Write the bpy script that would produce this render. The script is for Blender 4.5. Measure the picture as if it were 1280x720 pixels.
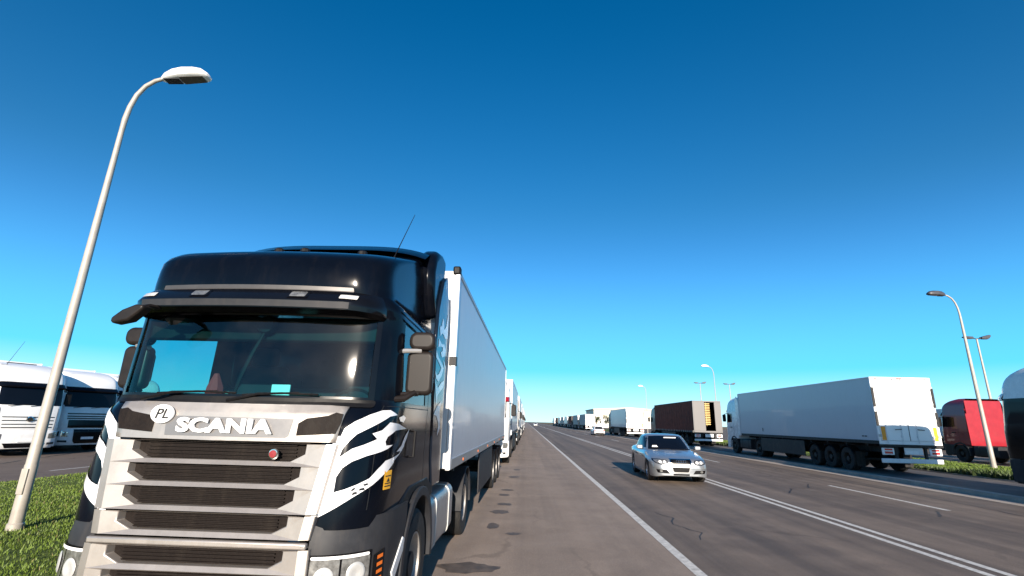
import bpy, bmesh, math, random
import numpy as np
from mathutils import Vector, Matrix
from mathutils.bvhtree import BVHTree
from mathutils.geometry import tessellate_polygon
import bisect

random.seed(7); rng = np.random.default_rng(7)
for o in list(bpy.data.objects): bpy.data.objects.remove(o)
scene = bpy.context.scene
COL = scene.collection

# ------------------------------------------------------------------ camera
F, PITCH, YAW, ROLL, CAMH = 607.23, .2679, .0351, .0249, 1.8924
def cam_ray(a, b):
    c, s = math.cos(ROLL), math.sin(ROLL); x = a * c - b * s; u = a * s + b * c
    c, s = math.cos(PITCH), math.sin(PITCH); y = c - s * u; z = s + c * u
    c, s = math.cos(YAW), math.sin(YAW); return Vector((c * x - s * y, s * x + c * y, z))
fw = cam_ray(0, 0); rt = cam_ray(1, 0) - fw; up = cam_ray(0, 1) - fw
cam = bpy.data.cameras.new('camera'); camo = bpy.data.objects.new('camera', cam); COL.objects.link(camo)
M = Matrix((rt, up, -fw)).transposed().to_4x4(); M.translation = (0, 0, CAMH)
camo.matrix_world = M
cam.sensor_width = 36; cam.sensor_fit = 'HORIZONTAL'; cam.lens = F / 1280 * 36
cam.clip_start = .05; cam.clip_end = 6000
scene.camera = camo

# ------------------------------------------------------------------ light
SUN_EL, SUN_AZ = math.radians(15.5), math.radians(4.0)      # azimuth: from straight behind the camera towards the right
world = bpy.data.worlds.new('World'); scene.world = world; world.use_nodes = True
nt = world.node_tree; bg = nt.nodes['Background']
sky = nt.nodes.new('ShaderNodeTexSky'); sky.sky_type = 'NISHITA'; sky.sun_disc = False
sky.sun_elevation = SUN_EL; sky.sun_rotation = math.pi - SUN_AZ
sky.altitude = 0; sky.air_density = 1.0; sky.dust_density = .3; sky.ozone_density = 2.2
hs = nt.nodes.new('ShaderNodeHueSaturation'); hs.inputs['Saturation'].default_value = 1.43; hs.inputs['Hue'].default_value = .502; hs.inputs['Value'].default_value = 1.22
tcw = nt.nodes.new('ShaderNodeTexCoord'); sep = nt.nodes.new('ShaderNodeSeparateXYZ'); nt.links.new(tcw.outputs['Generated'], sep.inputs[0])
rmp = nt.nodes.new('ShaderNodeValToRGB'); rmp.color_ramp.interpolation = 'EASE'
rmp.color_ramp.elements[0].position = .0; rmp.color_ramp.elements[0].color = (1, 1, 1, 1)
rmp.color_ramp.elements[1].position = .42; rmp.color_ramp.elements[1].color = (0, 0, 0, 1)
nt.links.new(sep.outputs[2], rmp.inputs[0])
hz = nt.nodes.new('ShaderNodeValToRGB')       # clear-air horizon: pale cyan low down, azure higher up
hz.color_ramp.elements[0].position = 0; hz.color_ramp.elements[0].color = (6.6, 10, 10.6, 1)
hz.color_ramp.elements[1].position = .35; hz.color_ramp.elements[1].color = (.35, 3.4, 11, 1)
e2 = hz.color_ramp.elements.new(.10); e2.color = (.75, 6.3, 10.6, 1)
nt.links.new(sep.outputs[2], hz.inputs[0])
mxw = nt.nodes.new('ShaderNodeMixRGB'); nt.links.new(rmp.outputs[0], mxw.inputs[0])
nt.links.new(sky.outputs[0], hs.inputs['Color']); nt.links.new(hs.outputs[0], mxw.inputs[1]); nt.links.new(hz.outputs[0], mxw.inputs[2]); nt.links.new(mxw.outputs[0], bg.inputs[0])
bg.inputs[1].default_value = .064
sl = bpy.data.lights.new('sun', 'SUN'); sl.energy = 5; sl.angle = math.radians(.53); sl.color = (1, .88, .74)
so = bpy.data.objects.new('sun', sl); COL.objects.link(so)
sdir = Vector((math.sin(SUN_AZ) * math.cos(SUN_EL), -math.cos(SUN_AZ) * math.cos(SUN_EL), math.sin(SUN_EL)))
so.rotation_euler = sdir.to_track_quat('Z', 'Y').to_euler()
scene.view_settings.view_transform = 'Standard'; scene.view_settings.look = 'None'
scene.view_settings.exposure = 1.0; scene.view_settings.gamma = 1
scene.render.engine = 'CYCLES'

# ------------------------------------------------------------------ materials
MATS = {}
def pbr(name, col, rough=.5, metal=0, var=.12, scale=6, bump=0, coat=0, dirt=0, emis=None, spec=.5):
    if name in MATS: return MATS[name]
    m = bpy.data.materials.new(name); m.use_nodes = True; n = m.node_tree; b = n.nodes['Principled BSDF']
    tc = n.nodes.new('ShaderNodeTexCoord'); no = n.nodes.new('ShaderNodeTexNoise')
    no.inputs['Scale'].default_value = scale; no.inputs['Detail'].default_value = 6; no.inputs['Roughness'].default_value = .65
    n.links.new(tc.outputs['Object'], no.inputs['Vector'])
    r = n.nodes.new('ShaderNodeValToRGB'); r.color_ramp.elements[0].position = .3; r.color_ramp.elements[1].position = .7
    r.color_ramp.elements[0].color = (*[c * (1 - var) for c in col], 1); r.color_ramp.elements[1].color = (*[min(1, c * (1 + var * .6)) for c in col], 1)
    n.links.new(no.outputs[0], r.inputs[0]); out = r.outputs[0]
    if dirt:
        n2 = n.nodes.new('ShaderNodeTexNoise'); n2.inputs['Scale'].default_value = 2.3; n2.inputs['Detail'].default_value = 10; n2.inputs['Roughness'].default_value = .7
        mp = n.nodes.new('ShaderNodeMapping'); mp.inputs['Scale'].default_value = (3, 3, .7)
        n.links.new(tc.outputs['Object'], mp.inputs[0]); n.links.new(mp.outputs[0], n2.inputs['Vector'])
        r2 = n.nodes.new('ShaderNodeValToRGB'); r2.color_ramp.elements[0].position = .5; r2.color_ramp.elements[1].position = .78
        r2.color_ramp.elements[1].color = (dirt, dirt, dirt, 1)
        n.links.new(n2.outputs[0], r2.inputs[0]); mx = n.nodes.new('ShaderNodeMixRGB'); mx.inputs[2].default_value = (.16, .13, .10, 1)
        n.links.new(r2.outputs[0], mx.inputs[0]); n.links.new(out, mx.inputs[1]); out = mx.outputs[0]
    n.links.new(out, b.inputs['Base Color'])
    mr = n.nodes.new('ShaderNodeMapRange'); mr.inputs[3].default_value = max(.02, rough * .8); mr.inputs[4].default_value = min(1, rough * 1.25 + .02)
    n.links.new(no.outputs[0], mr.inputs[0]); n.links.new(mr.outputs[0], b.inputs['Roughness'])
    b.inputs['Metallic'].default_value = metal; b.inputs['Coat Weight'].default_value = coat; b.inputs['Coat Roughness'].default_value = .04
    b.inputs['Specular IOR Level'].default_value = spec
    if bump:
        bp = n.nodes.new('ShaderNodeBump'); bp.inputs['Strength'].default_value = bump; bp.inputs['Distance'].default_value = .01
        n.links.new(no.outputs[0], bp.inputs['Height']); n.links.new(bp.outputs[0], b.inputs['Normal'])
    if emis: b.inputs['Emission Color'].default_value = (*emis[:3], 1); b.inputs['Emission Strength'].default_value = emis[3]
    MATS[name] = m; return m

def glass_mat(name, tint, fres=.045):
    m = bpy.data.materials.new(name); m.use_nodes = True; n = m.node_tree
    for x in list(n.nodes): n.nodes.remove(x)
    out = n.nodes.new('ShaderNodeOutputMaterial'); mix = n.nodes.new('ShaderNodeMixShader')
    tr = n.nodes.new('ShaderNodeBsdfTransparent'); tr.inputs[0].default_value = (*tint, 1)
    gl = n.nodes.new('ShaderNodeBsdfGlossy'); gl.inputs['Roughness'].default_value = .035; gl.inputs[0].default_value = (1, 1, 1, 1)
    fc = n.nodes.new('ShaderNodeLayerWeight'); fc.inputs[0].default_value = .5
    pw = n.nodes.new('ShaderNodeMath'); pw.operation = 'POWER'; pw.inputs[1].default_value = 5; n.links.new(fc.outputs['Facing'], pw.inputs[0])
    lw = n.nodes.new('ShaderNodeMath'); lw.operation = 'MULTIPLY_ADD'; lw.inputs[1].default_value = .95; lw.inputs[2].default_value = fres; n.links.new(pw.outputs[0], lw.inputs[0])
    # thin dust film
    tc = n.nodes.new('ShaderNodeTexCoord'); no = n.nodes.new('ShaderNodeTexNoise'); no.inputs['Scale'].default_value = 3; no.inputs['Detail'].default_value = 8
    n.links.new(tc.outputs['Object'], no.inputs['Vector'])
    df = n.nodes.new('ShaderNodeBsdfDiffuse'); df.inputs[0].default_value = (.5, .48, .45, 1)
    mr = n.nodes.new('ShaderNodeMapRange'); mr.inputs[1].default_value = .42; mr.inputs[2].default_value = .85; mr.inputs[3].default_value = .0; mr.inputs[4].default_value = .018
    n.links.new(no.outputs[0], mr.inputs[0]); m2 = n.nodes.new('ShaderNodeMixShader')
    n.links.new(lw.outputs[0], mix.inputs[0]); n.links.new(tr.outputs[0], mix.inputs[1]); n.links.new(gl.outputs[0], mix.inputs[2])
    n.links.new(mr.outputs[0], m2.inputs[0]); n.links.new(mix.outputs[0], m2.inputs[1]); n.links.new(df.outputs[0], m2.inputs[2])
    n.links.new(m2.outputs[0], out.inputs[0]); return m

black_paint = pbr('black_paint', (.002, .003, .006), .10, 0, .2, 3, dirt=.025, spec=.17)
navy_side = pbr('midnight_paint', (.004, .008, .016), .10, 0, .2, 3, dirt=.03, spec=.6)
silver_paint = pbr('silver_paint', (.40, .365, .335), .40, .6, .06, 5, coat=.4, dirt=.28)
white_paint = pbr('white_paint', (.78, .78, .77), .25, 0, .05, 4, coat=.4, dirt=.16)
clean_white = pbr('clean_white', (.82, .82, .82), .3, 0, .03, 4, coat=.3)
decal_white = pbr('decal_white', (.74, .74, .76), .25, 0, .03, 9, coat=.6)
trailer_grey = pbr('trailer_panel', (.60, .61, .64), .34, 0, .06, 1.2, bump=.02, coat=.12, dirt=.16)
rim_dark = pbr('shaded_dusty_rim', (.018, .016, .015), .6, 0, .2, 12, dirt=.2)  # rim colour blackened to stand in for the shadow under the lorries, plus dirt
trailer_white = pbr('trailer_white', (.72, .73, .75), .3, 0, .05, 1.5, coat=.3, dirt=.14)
plastic = pbr('grey_plastic', (.026, .027, .031), .5, 0, .2, 12, dirt=.15, spec=.2)
dark_plastic = pbr('dark_plastic', (.005, .005, .006), .5, 0, .2, 12, dirt=.06, spec=.2)
mirror_plastic = pbr('mirror_plastic', (.014, .011, .010), .42, 0, .2, 10, spec=.25)
gloss_black = pbr('gloss_black', (.004, .004, .005), .15, 0, .2, 5, spec=.3)
mesh_dark = pbr('grille_mesh', (.009, .006, .005), .6, 0, .3, 40, bump=.3, dirt=.08, spec=.15)
rubber = pbr('tyre_rubber', (.010, .010, .010), .85, 0, .25, 20, bump=.3, dirt=.3)
rim_mat = pbr('wheel_rim', (.36, .34, .32), .4, .5, .12, 12, dirt=.3)
alloy = pbr('alloy_rim', (.5, .5, .52), .25, .8, .06, 12)
chassis = pbr('chassis_metal', (.008, .008, .009), .6, 0, .3, 8, dirt=.3)
alu = pbr('aluminium', (.42, .41, .40), .38, .6, .08, 8, dirt=.25)
steel = pbr('galvanised_steel', (.46, .46, .45), .45, .25, .12, 9, dirt=.2)
chrome = pbr('chrome', (.75, .75, .75), .08, 1, .03, 8)
lamp_glass = pbr('headlamp_glass', (.26, .26, .25), .15, .5, .6, 22, coat=1, bump=.3)
amber = pbr('amber_lens', (.6, .13, .01), .25, 0, .1, 30, coat=.6)
red_lens = pbr('red_lens', (.55, .02, .02), .25, 0, .1, 30, coat=.6)
orange_mark = pbr('orange_marking', (.85, .33, .02), .4, 0, .08, 10)
yellow_mark = pbr('yellow_marking', (.75, .38, .02), .5, 0, .1, 10)
dark_glass = pbr('dark_glass', (.003, .004, .007), .05, 0, .1, 2, spec=.2)
ink = pbr('black_ink', (.01, .01, .01), .5)
red_ink = pbr('red_ink', (.22, .015, .02), .4)
green_ink = pbr('green_film', (.02, .10, .03), .4)
cloth = pbr('seat_cloth', (.012, .013, .018), .9, 0, .3, 30)
red_cloth = pbr('red_cloth', (.5, .03, .03), .8)
paper = pbr('paper', (.8, .8, .78), .7)
brown_curtain = pbr('brown_curtain', (.19, .055, .036), .75, 0, .45, 2.5, dirt=.15, spec=.1)
maroon = pbr('maroon_rubber', (.10, .035, .03), .6)
yellow_wood = pbr('pale_timber', (.62, .42, .16), .7, 0, .2, 6)
car_silver = pbr('car_silver', (.26, .275, .295), .28, .55, .05, 4, coat=1)
red_paint = pbr('red_paint', (.30, .008, .016), .3, 0, .15, 3, coat=.5, dirt=.1)
beige_paint = pbr('beige_paint', (.42, .38, .32), .4, 0, .1, 3)
cream = pbr('cream_cladding', (.74, .68, .56), .7, 0, .06, .4)
roofing = pbr('roofing', (.45, .40, .34), .8)
glass = glass_mat('tinted_glass', (.30, .72, .74), fres=.035)
clear_glass = glass_mat('clear_glass', (.8, .85, .85))

# ------------------------------------------------------------------ mesh helpers
def prep(me, angle=35):
    for p in me.polygons: p.use_smooth = True
    me.set_sharp_from_angle(angle=math.radians(angle))
def tag(o, label=None, cat=None, group=None, kind=None):
    if label: o['label'] = label
    if cat: o['category'] = cat
    if group: o['group'] = group
    if kind: o['kind'] = kind
    return o
class MB:
    def __init__(s): s.v = []; s.f = []
    def add(s, vs, fs):
        b = len(s.v); s.v += [tuple(v) for v in vs]; s.f += [tuple(i + b for i in f) for f in fs]; return s
    def box(s, x0, x1, y0, y1, z0, z1):
        return s.add([(x0, y0, z0), (x1, y0, z0), (x1, y1, z0), (x0, y1, z0), (x0, y0, z1), (x1, y0, z1), (x1, y1, z1), (x0, y1, z1)],
                     [(3, 2, 1, 0), (4, 5, 6, 7), (0, 1, 5, 4), (1, 2, 6, 5), (2, 3, 7, 6), (3, 0, 4, 7)])
    def prism(s, poly, axis, a, b):
        def m(p, h): return {'x': (h, p[0], p[1]), 'y': (p[0], h, p[1]), 'z': (p[0], p[1], h)}[axis]
        n = len(poly)
        return s.add([m(p, a) for p in poly] + [m(p, b) for p in poly],
                     [tuple(range(n))[::-1], tuple(range(n, 2 * n))] + [(i, (i + 1) % n, n + (i + 1) % n, n + i) for i in range(n)])
    def tube(s, pts, r, n=8):
        pts = [Vector(p) for p in pts]; R = r if isinstance(r, (list, tuple)) else [r] * len(pts)
        vs = []; up0 = None
        for i, p in enumerate(pts):
            d = (pts[min(i + 1, len(pts) - 1)] - pts[max(i - 1, 0)]).normalized()
            if up0 is None: up0 = Vector((0, 0, 1)) if abs(d.z) < .9 else Vector((1, 0, 0))
            a = d.cross(up0).normalized(); b = d.cross(a); up0 = -b if False else a.cross(d)
            for k in range(n):
                t = 2 * math.pi * k / n; vs.append(p + a * math.cos(t) * R[i] + b * math.sin(t) * R[i])
        m = len(pts); fs = [(i * n + k, i * n + (k + 1) % n, (i + 1) * n + (k + 1) % n, (i + 1) * n + k) for i in range(m - 1) for k in range(n)]
        fs += [tuple(range(n))[::-1], tuple((m - 1) * n + k for k in range(n))]
        return s.add(vs, fs)
    def lathe(s, prof, c=(0, 0, 0), axis='x', n=24):
        vs = []
        for r, h in prof:
            for k in range(n):
                t = 2 * math.pi * k / n; a, b = r * math.cos(t), r * math.sin(t)
                vs.append({'x': (c[0] + h, c[1] + a, c[2] + b), 'y': (c[0] + a, c[1] + h, c[2] + b), 'z': (c[0] + a, c[1] + b, c[2] + h)}[axis])
        m = len(prof); fs = [(i * n + k, i * n + (k + 1) % n, (i + 1) * n + (k + 1) % n, (i + 1) * n + k) for i in range(m - 1) for k in range(n)]
        return s.add(vs, fs)
    def grid(s, rows, skip=None):
        m, n = len(rows), len(rows[0])
        return s.add([p for r in rows for p in r], [(i * n + j, i * n + j + 1, (i + 1) * n + j + 1, (i + 1) * n + j) for i in range(m - 1) for j in range(n - 1) if not (skip and skip(i, j))])
    def build(s, name, mat, parent=None, bevel=0, angle=35, seg=2, label=None, recalc=True):
        me = bpy.data.meshes.new(name); me.from_pydata(s.v, [], s.f)
        if recalc:
            bm = bmesh.new(); bm.from_mesh(me); bmesh.ops.recalc_face_normals(bm, faces=bm.faces); bm.to_mesh(me); bm.free()
        me.materials.append(mat); prep(me, angle)
        o = bpy.data.objects.new(name, me); COL.objects.link(o)
        if parent: o.parent = parent
        if bevel:
            b = o.modifiers.new('bevel', 'BEVEL'); b.width = bevel; b.segments = seg; b.limit_method = 'ANGLE'; b.angle_limit = math.radians(40)
        if label: o['label'] = label
        return o
def thing(name, label, cat, loc=(0, 0, 0), rz=0, group=None):
    o = bpy.data.objects.new(name, None); COL.objects.link(o); o.location = loc; o.rotation_euler = (0, 0, rz); o.empty_display_size = .2
    return tag(o, label, cat, group)
def kids(o): return [c for c in bpy.data.objects if c.parent == o]
def copy_tree(o, loc=None, rz=None, label=None, cat=None, group=None, parent=None):
    c = o.copy(); COL.objects.link(c)
    if parent: c.parent = parent
    if loc is not None: c.location = loc
    if rz is not None: c.rotation_euler = (0, 0, rz)
    if label: c['label'] = label
    if cat: c['category'] = cat
    if group: c['group'] = group
    for ch in kids(o): copy_tree(ch, parent=c)
    return c
def fillpoly(poly, maxe=.05):
    """2D polygon -> list of 2D verts + faces, refined so it can follow a curved skin"""
    if sum(a[0] * b[1] - b[0] * a[1] for a, b in zip(poly, list(poly[1:]) + [poly[0]])) < 0: poly = list(poly)[::-1]
    bm = bmesh.new(); vs = [bm.verts.new((p[0], p[1], 0)) for p in poly]
    for t in tessellate_polygon([[Vector((p[0], p[1], 0)) for p in poly]]):
        a = [poly[i] for i in t]
        if (a[1][0] - a[0][0]) * (a[2][1] - a[0][1]) - (a[2][0] - a[0][0]) * (a[1][1] - a[0][1]) < 0: t = t[::-1]
        try: bm.faces.new([vs[i] for i in t])
        except ValueError: pass
    for _ in range(7):
        es = [e for e in bm.edges if e.calc_length() > maxe]
        if not es: break
        bmesh.ops.subdivide_edges(bm, edges=es, cuts=1); bmesh.ops.triangulate(bm, faces=[f for f in bm.faces if len(f.verts) > 3])
    bm.verts.index_update()
    r = [(v.co.x, v.co.y) for v in bm.verts], [tuple(v.index for v in f.verts) for f in bm.faces]; bm.free(); return r
def skin_patch(shell, poly, off, mb=None, maxe=.05):
    mb = mb or MB(); v, f = fillpoly(poly, maxe); return mb.add([shell.P(a, b, off) for a, b in v], f)
def rect(a0, a1, b0, b1, r=.02, n=3):
    out = []
    for cx, cy, t0 in ((a1 - r, b1 - r, 0), (a0 + r, b1 - r, 90), (a0 + r, b0 + r, 180), (a1 - r, b0 + r, 270)):
        for k in range(n + 1):
            t = math.radians(t0 + 90 * k / n); out.append((cx + r * math.cos(t), cy + r * math.sin(t)))
    return out
def cast_patch(bvh, poly, axis, off, maxe=.08, sign=1):
    """polygon projected on to a body: axis 'y' (poly = x,z; from the front when sign=1, from behind when -1) or 'x' (poly = y,z; from +x when sign=1)"""
    v, f = fillpoly(poly, maxe); pts = []
    for a, b in v:
        if axis == 'y': o = Vector((a, -3 * sign + 2.4, b)); d = Vector((0, sign, 0))
        elif axis == 'x': o = Vector((5 * sign, a, b)); d = Vector((-sign, 0, 0))
        h = bvh.ray_cast(o, d)
        if h[0] is None: h = (pts[-1] if pts else Vector((a, 0, b)) if axis == 'y' else Vector((0, a, b)), None, 0, 0); pts.append(Vector(h[0])); continue
        pts.append(h[0] - d * off)
    return MB().add(pts, f)
def text_obj(body, name, mat, parent, size, loc, sx=1, bold=0, extr=.004, shear=0, rz=0, spacing=1):
    cu = bpy.data.curves.new(name, 'FONT'); cu.body = body; cu.size = size; cu.extrude = extr; cu.offset = bold; cu.align_x = 'CENTER'; cu.align_y = 'CENTER'; cu.shear = shear; cu.space_character = spacing; cu.resolution_u = 3
    t = bpy.data.objects.new(name + '_c', cu); COL.objects.link(t)
    bpy.context.view_layer.update()
    me = bpy.data.meshes.new_from_object(t.evaluated_get(bpy.context.evaluated_depsgraph_get()))
    bpy.data.objects.remove(t)
    c, s = math.cos(rz), math.sin(rz)
    for v in me.vertices:
        x, y, z = v.co.x * sx, v.co.y, v.co.z
        X, Y, Z = x, -z, y
        v.co = (c * X - s * Y + loc[0], s * X + c * Y + loc[1], Z + loc[2])
    me.materials.clear(); me.materials.append(mat); me.name = name
    o = bpy.data.objects.new(name, me); COL.objects.link(o); o.parent = parent; return o

HOLES = [False]
def wheel(root, x, y, r, w, side, rimmat=None, truck=True, dual=False, name='wheel'):
    """side=+1: outer face towards +x"""
    rimmat = rimmat or (rim_mat if HOLES[0] else rim_dark)
    hub = MB(); s = side; xo = x + s * w / 2
    hub.lathe([(.001, s * w / 2 - s * .03), (r * .22, s * w / 2 - s * .03), (r * .24, s * w / 2 - s * .08), (r * .24, -s * w / 2 + s * .02), (.001, -s * w / 2 + s * .02)], (x, y, r), n=20)
    h = hub.build(name, chassis, root, angle=40)
    t = MB(); hw = w / 2; ri = r * .56 if truck else r * .64
    t.lathe([(ri, -hw * .85), (ri * 1.08, -hw * .98), (r * .93, -hw), (r * .985, -hw * .86), (r, -hw * .7), (r, -hw * .25), (r * .985, -hw * .2), (r, -hw * .15), (r, hw * .15), (r * .985, hw * .2), (r, hw * .25), (r, hw * .7), (r * .985, hw * .86), (r * .93, hw), (ri * 1.08, hw * .98), (ri, hw * .85), (ri * .98, 0), (ri, -hw * .85)], (x, y, r), n=36)
    if dual:
        t.lathe([(ri, -hw * .9), (r * .93, -hw), (r, -hw * .8), (r, hw * .7), (r * .93, hw * .9), (ri, hw * .8)], (x - s * w * 1.15, y, r), n=28)
    t.build('tyre', rubber, h, angle=30)
    m = MB(); d = [.9, .55, .15] if truck else [.9, .7, .5]
    if truck:
        prof = [(ri * 1.03, s * hw * .93), (ri * .97, s * hw * .93), (ri * .90, s * hw * .55), (ri * .86, s * hw * (.05 if not dual else -.5)), (ri * .62, s * hw * (.12 if not dual else -.35)), (ri * .5, s * hw * (.3 if not dual else -.1)), (ri * .42, s * hw * (.55 if not dual else .35)), (ri * .34, s * hw * (.7 if not dual else .6)), (.001, s * hw * (.72 if not dual else .62))]
        m.lathe(prof, (x, y, r), n=32)
        for k in range(10):
            a = 2 * math.pi * k / 10; m.lathe([(.001, s * .03), (.014, s * .03), (.016, 0)], (x + s * hw * (.35 if not dual else -.05), y + ri * .56 * math.cos(a), r + ri * .56 * math.sin(a)), n=6)
    else:
        m.lathe([(ri * 1.03, s * hw * .9), (ri * .95, s * hw * .9), (ri * .9, s * hw * .3), (ri * .88, -s * hw * .6)], (x, y, r), n=28)
        for k in range(7):
            a = 2 * math.pi * k / 7
            ca, sa = math.cos(a), math.sin(a); vs = []
            for rr, ww, dd in ((ri * .12, .03, .72), (ri * .92, .022, .80)):
                for q in (-1, 1): vs.append((x + s * hw * dd, y + ca * rr - sa * ww * q, r + sa * rr + ca * ww * q))
                for q in (-1, 1): vs.append((x + s * hw * (dd - .35), y + ca * rr - sa * ww * q, r + sa * rr + ca * ww * q))
            m.add(vs, [(0, 1, 5, 4), (0, 4, 6, 2), (1, 3, 7, 5), (2, 6, 7, 3)])
        m.lathe([(ri * .2, s * hw * .6), (ri * .16, s * hw * .82), (.001, s * hw * .85)], (x, y, r), n=14)
    m.build('rim', rimmat, h, angle=30)
    if truck and HOLES[0]:
        for k in range(8):
            a = 2 * math.pi * (k + .5) / 8; MB().lathe([(.001, s * .004), (ri * .1, s * .004)], (x + s * hw * (.12 if not dual else -.33), y + ri * .74 * math.cos(a), r + ri * .74 * math.sin(a)), n=10).build('hand_hole', gloss_black, h)
    return h

def arch(root, x0, x1, y, z, r0, r1, a0, a1, mat, name='mudguard', n=18, lip=0):
    m = MB(); rows = []
    for k in range(n + 1):
        a = math.radians(a0 + (a1 - a0) * k / n); c, s = math.cos(a), math.sin(a)
        rows.append([(x0, y + r0 * c, z + r0 * s), (x1, y + r0 * c, z + r0 * s), (x1, y + r1 * c, z + r1 * s), (x0, y + r1 * c, z + r1 * s), (x0, y + r0 * c, z + r0 * s)])
    m.grid(rows); m.f.append((0, 1, 2, 3)); b = len(m.v) - 5; m.f.append((b, b + 1, b + 2, b + 3))
    return m.build(name, mat, root, bevel=.008)
#CAB-BEGIN
def lerp_table(t, z):
    if z <= t[0][0]: return t[0][1]
    for (a, va), (b, vb) in zip(t, t[1:]):
        if z <= b: return va + (vb - va) * (z - a) / (b - a)
    return t[-1][1]

class Shell:
    """Truck cab skin. u = 0 centre of the front, 0.6 start of the corner, 1 start of the side, 2 back edge; sign = side."""
    def __init__(s, w, yf, r, D, c, back):
        s.w, s.yf, s.r, s.D, s.c, s.back = w, yf, r, D, c, back
    def raw(s, u, z):
        a = abs(u); sg = 1 if u >= 0 else -1
        W = lerp_table(s.w, z); Y = lerp_table(s.yf, z); r = lerp_table(s.r, z); D = lerp_table(s.D, z); c = lerp_table(s.c, z)
        xa = W - r; ya = Y + c * xa * xa; back = lerp_table(s.back, z)
        if a <= .6:
            x = a / .6 * xa; return (sg * x, Y + c * x * x, z)
        p0 = math.atan(2 * c * xa * r / D)
        if a <= 1:
            p = p0 + (a - .6) / .4 * (math.pi / 2 - p0)
            k = (math.sin(p) - math.sin(p0)) / (1 - math.sin(p0))
            return (sg * (xa + r * k), ya + D * (math.cos(p0) - math.cos(p)) / math.cos(p0), z)
        y1 = ya + D
        return (sg * W, y1 + (a - 1) * (back - y1), z)
    def P(s, u, z, off=0):
        p = s.raw(u, z)
        if not off: return p
        e = 1e-3
        a = s.raw(u - e, z); b = s.raw(u + e, z); c = s.raw(u, z - e); d = s.raw(u, z + e)
        t1 = [b[i] - a[i] for i in range(3)]; t2 = [d[i] - c[i] for i in range(3)]
        n = (t1[1] * t2[2] - t1[2] * t2[1], t1[2] * t2[0] - t1[0] * t2[2], t1[0] * t2[1] - t1[1] * t2[0])
        L = math.sqrt(sum(q * q for q in n)) or 1
        return tuple(p[i] + n[i] / L * off for i in range(3))

MAIN = Shell(w=[(.9, 1.2), (1.3, 1.22), (2.0, 1.22), (2.75, 1.20), (2.86, 1.18), (2.92, 1.10), (3.1, 1.08), (3.3, 1.08), (3.5, 1.08), (3.7, 1.05), (3.82, 1.0), (3.88, .92)],
             yf=[(.9, -.03), (1.15, -.02), (1.9, .07), (2.0, .10), (2.1, .1078), (2.2, .1162), (2.3, .1252), (2.4, .1348), (2.5, .145), (2.6, .1558), (2.7, .1672), (2.74, .16), (2.93, .12), (3.1, .125), (3.2, .15), (3.27, .21), (3.33, .31), (3.39, .47), (3.46, .70), (3.60, 1.15), (3.74, 1.55), (3.84, 1.84), (3.88, 1.95)],
             r=[(.9, .32), (2.0, .30), (2.7, .27), (2.9, .26), (3.15, .28), (3.3, .33), (3.6, .36), (3.9, .3)],
             D=[(.9, .42), (2.0, .40), (2.75, .34), (3.0, .30), (3.3, .27), (3.6, .2), (3.9, .12)],
             c=[(.9, .05), (1.9, .06), (2.0, .125), (2.75, .125), (3.0, .10), (3.9, .10)],
             back=[(.9, 2.2), (3.0, 2.2), (3.9, 2.25)])
#CAB-END

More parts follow.
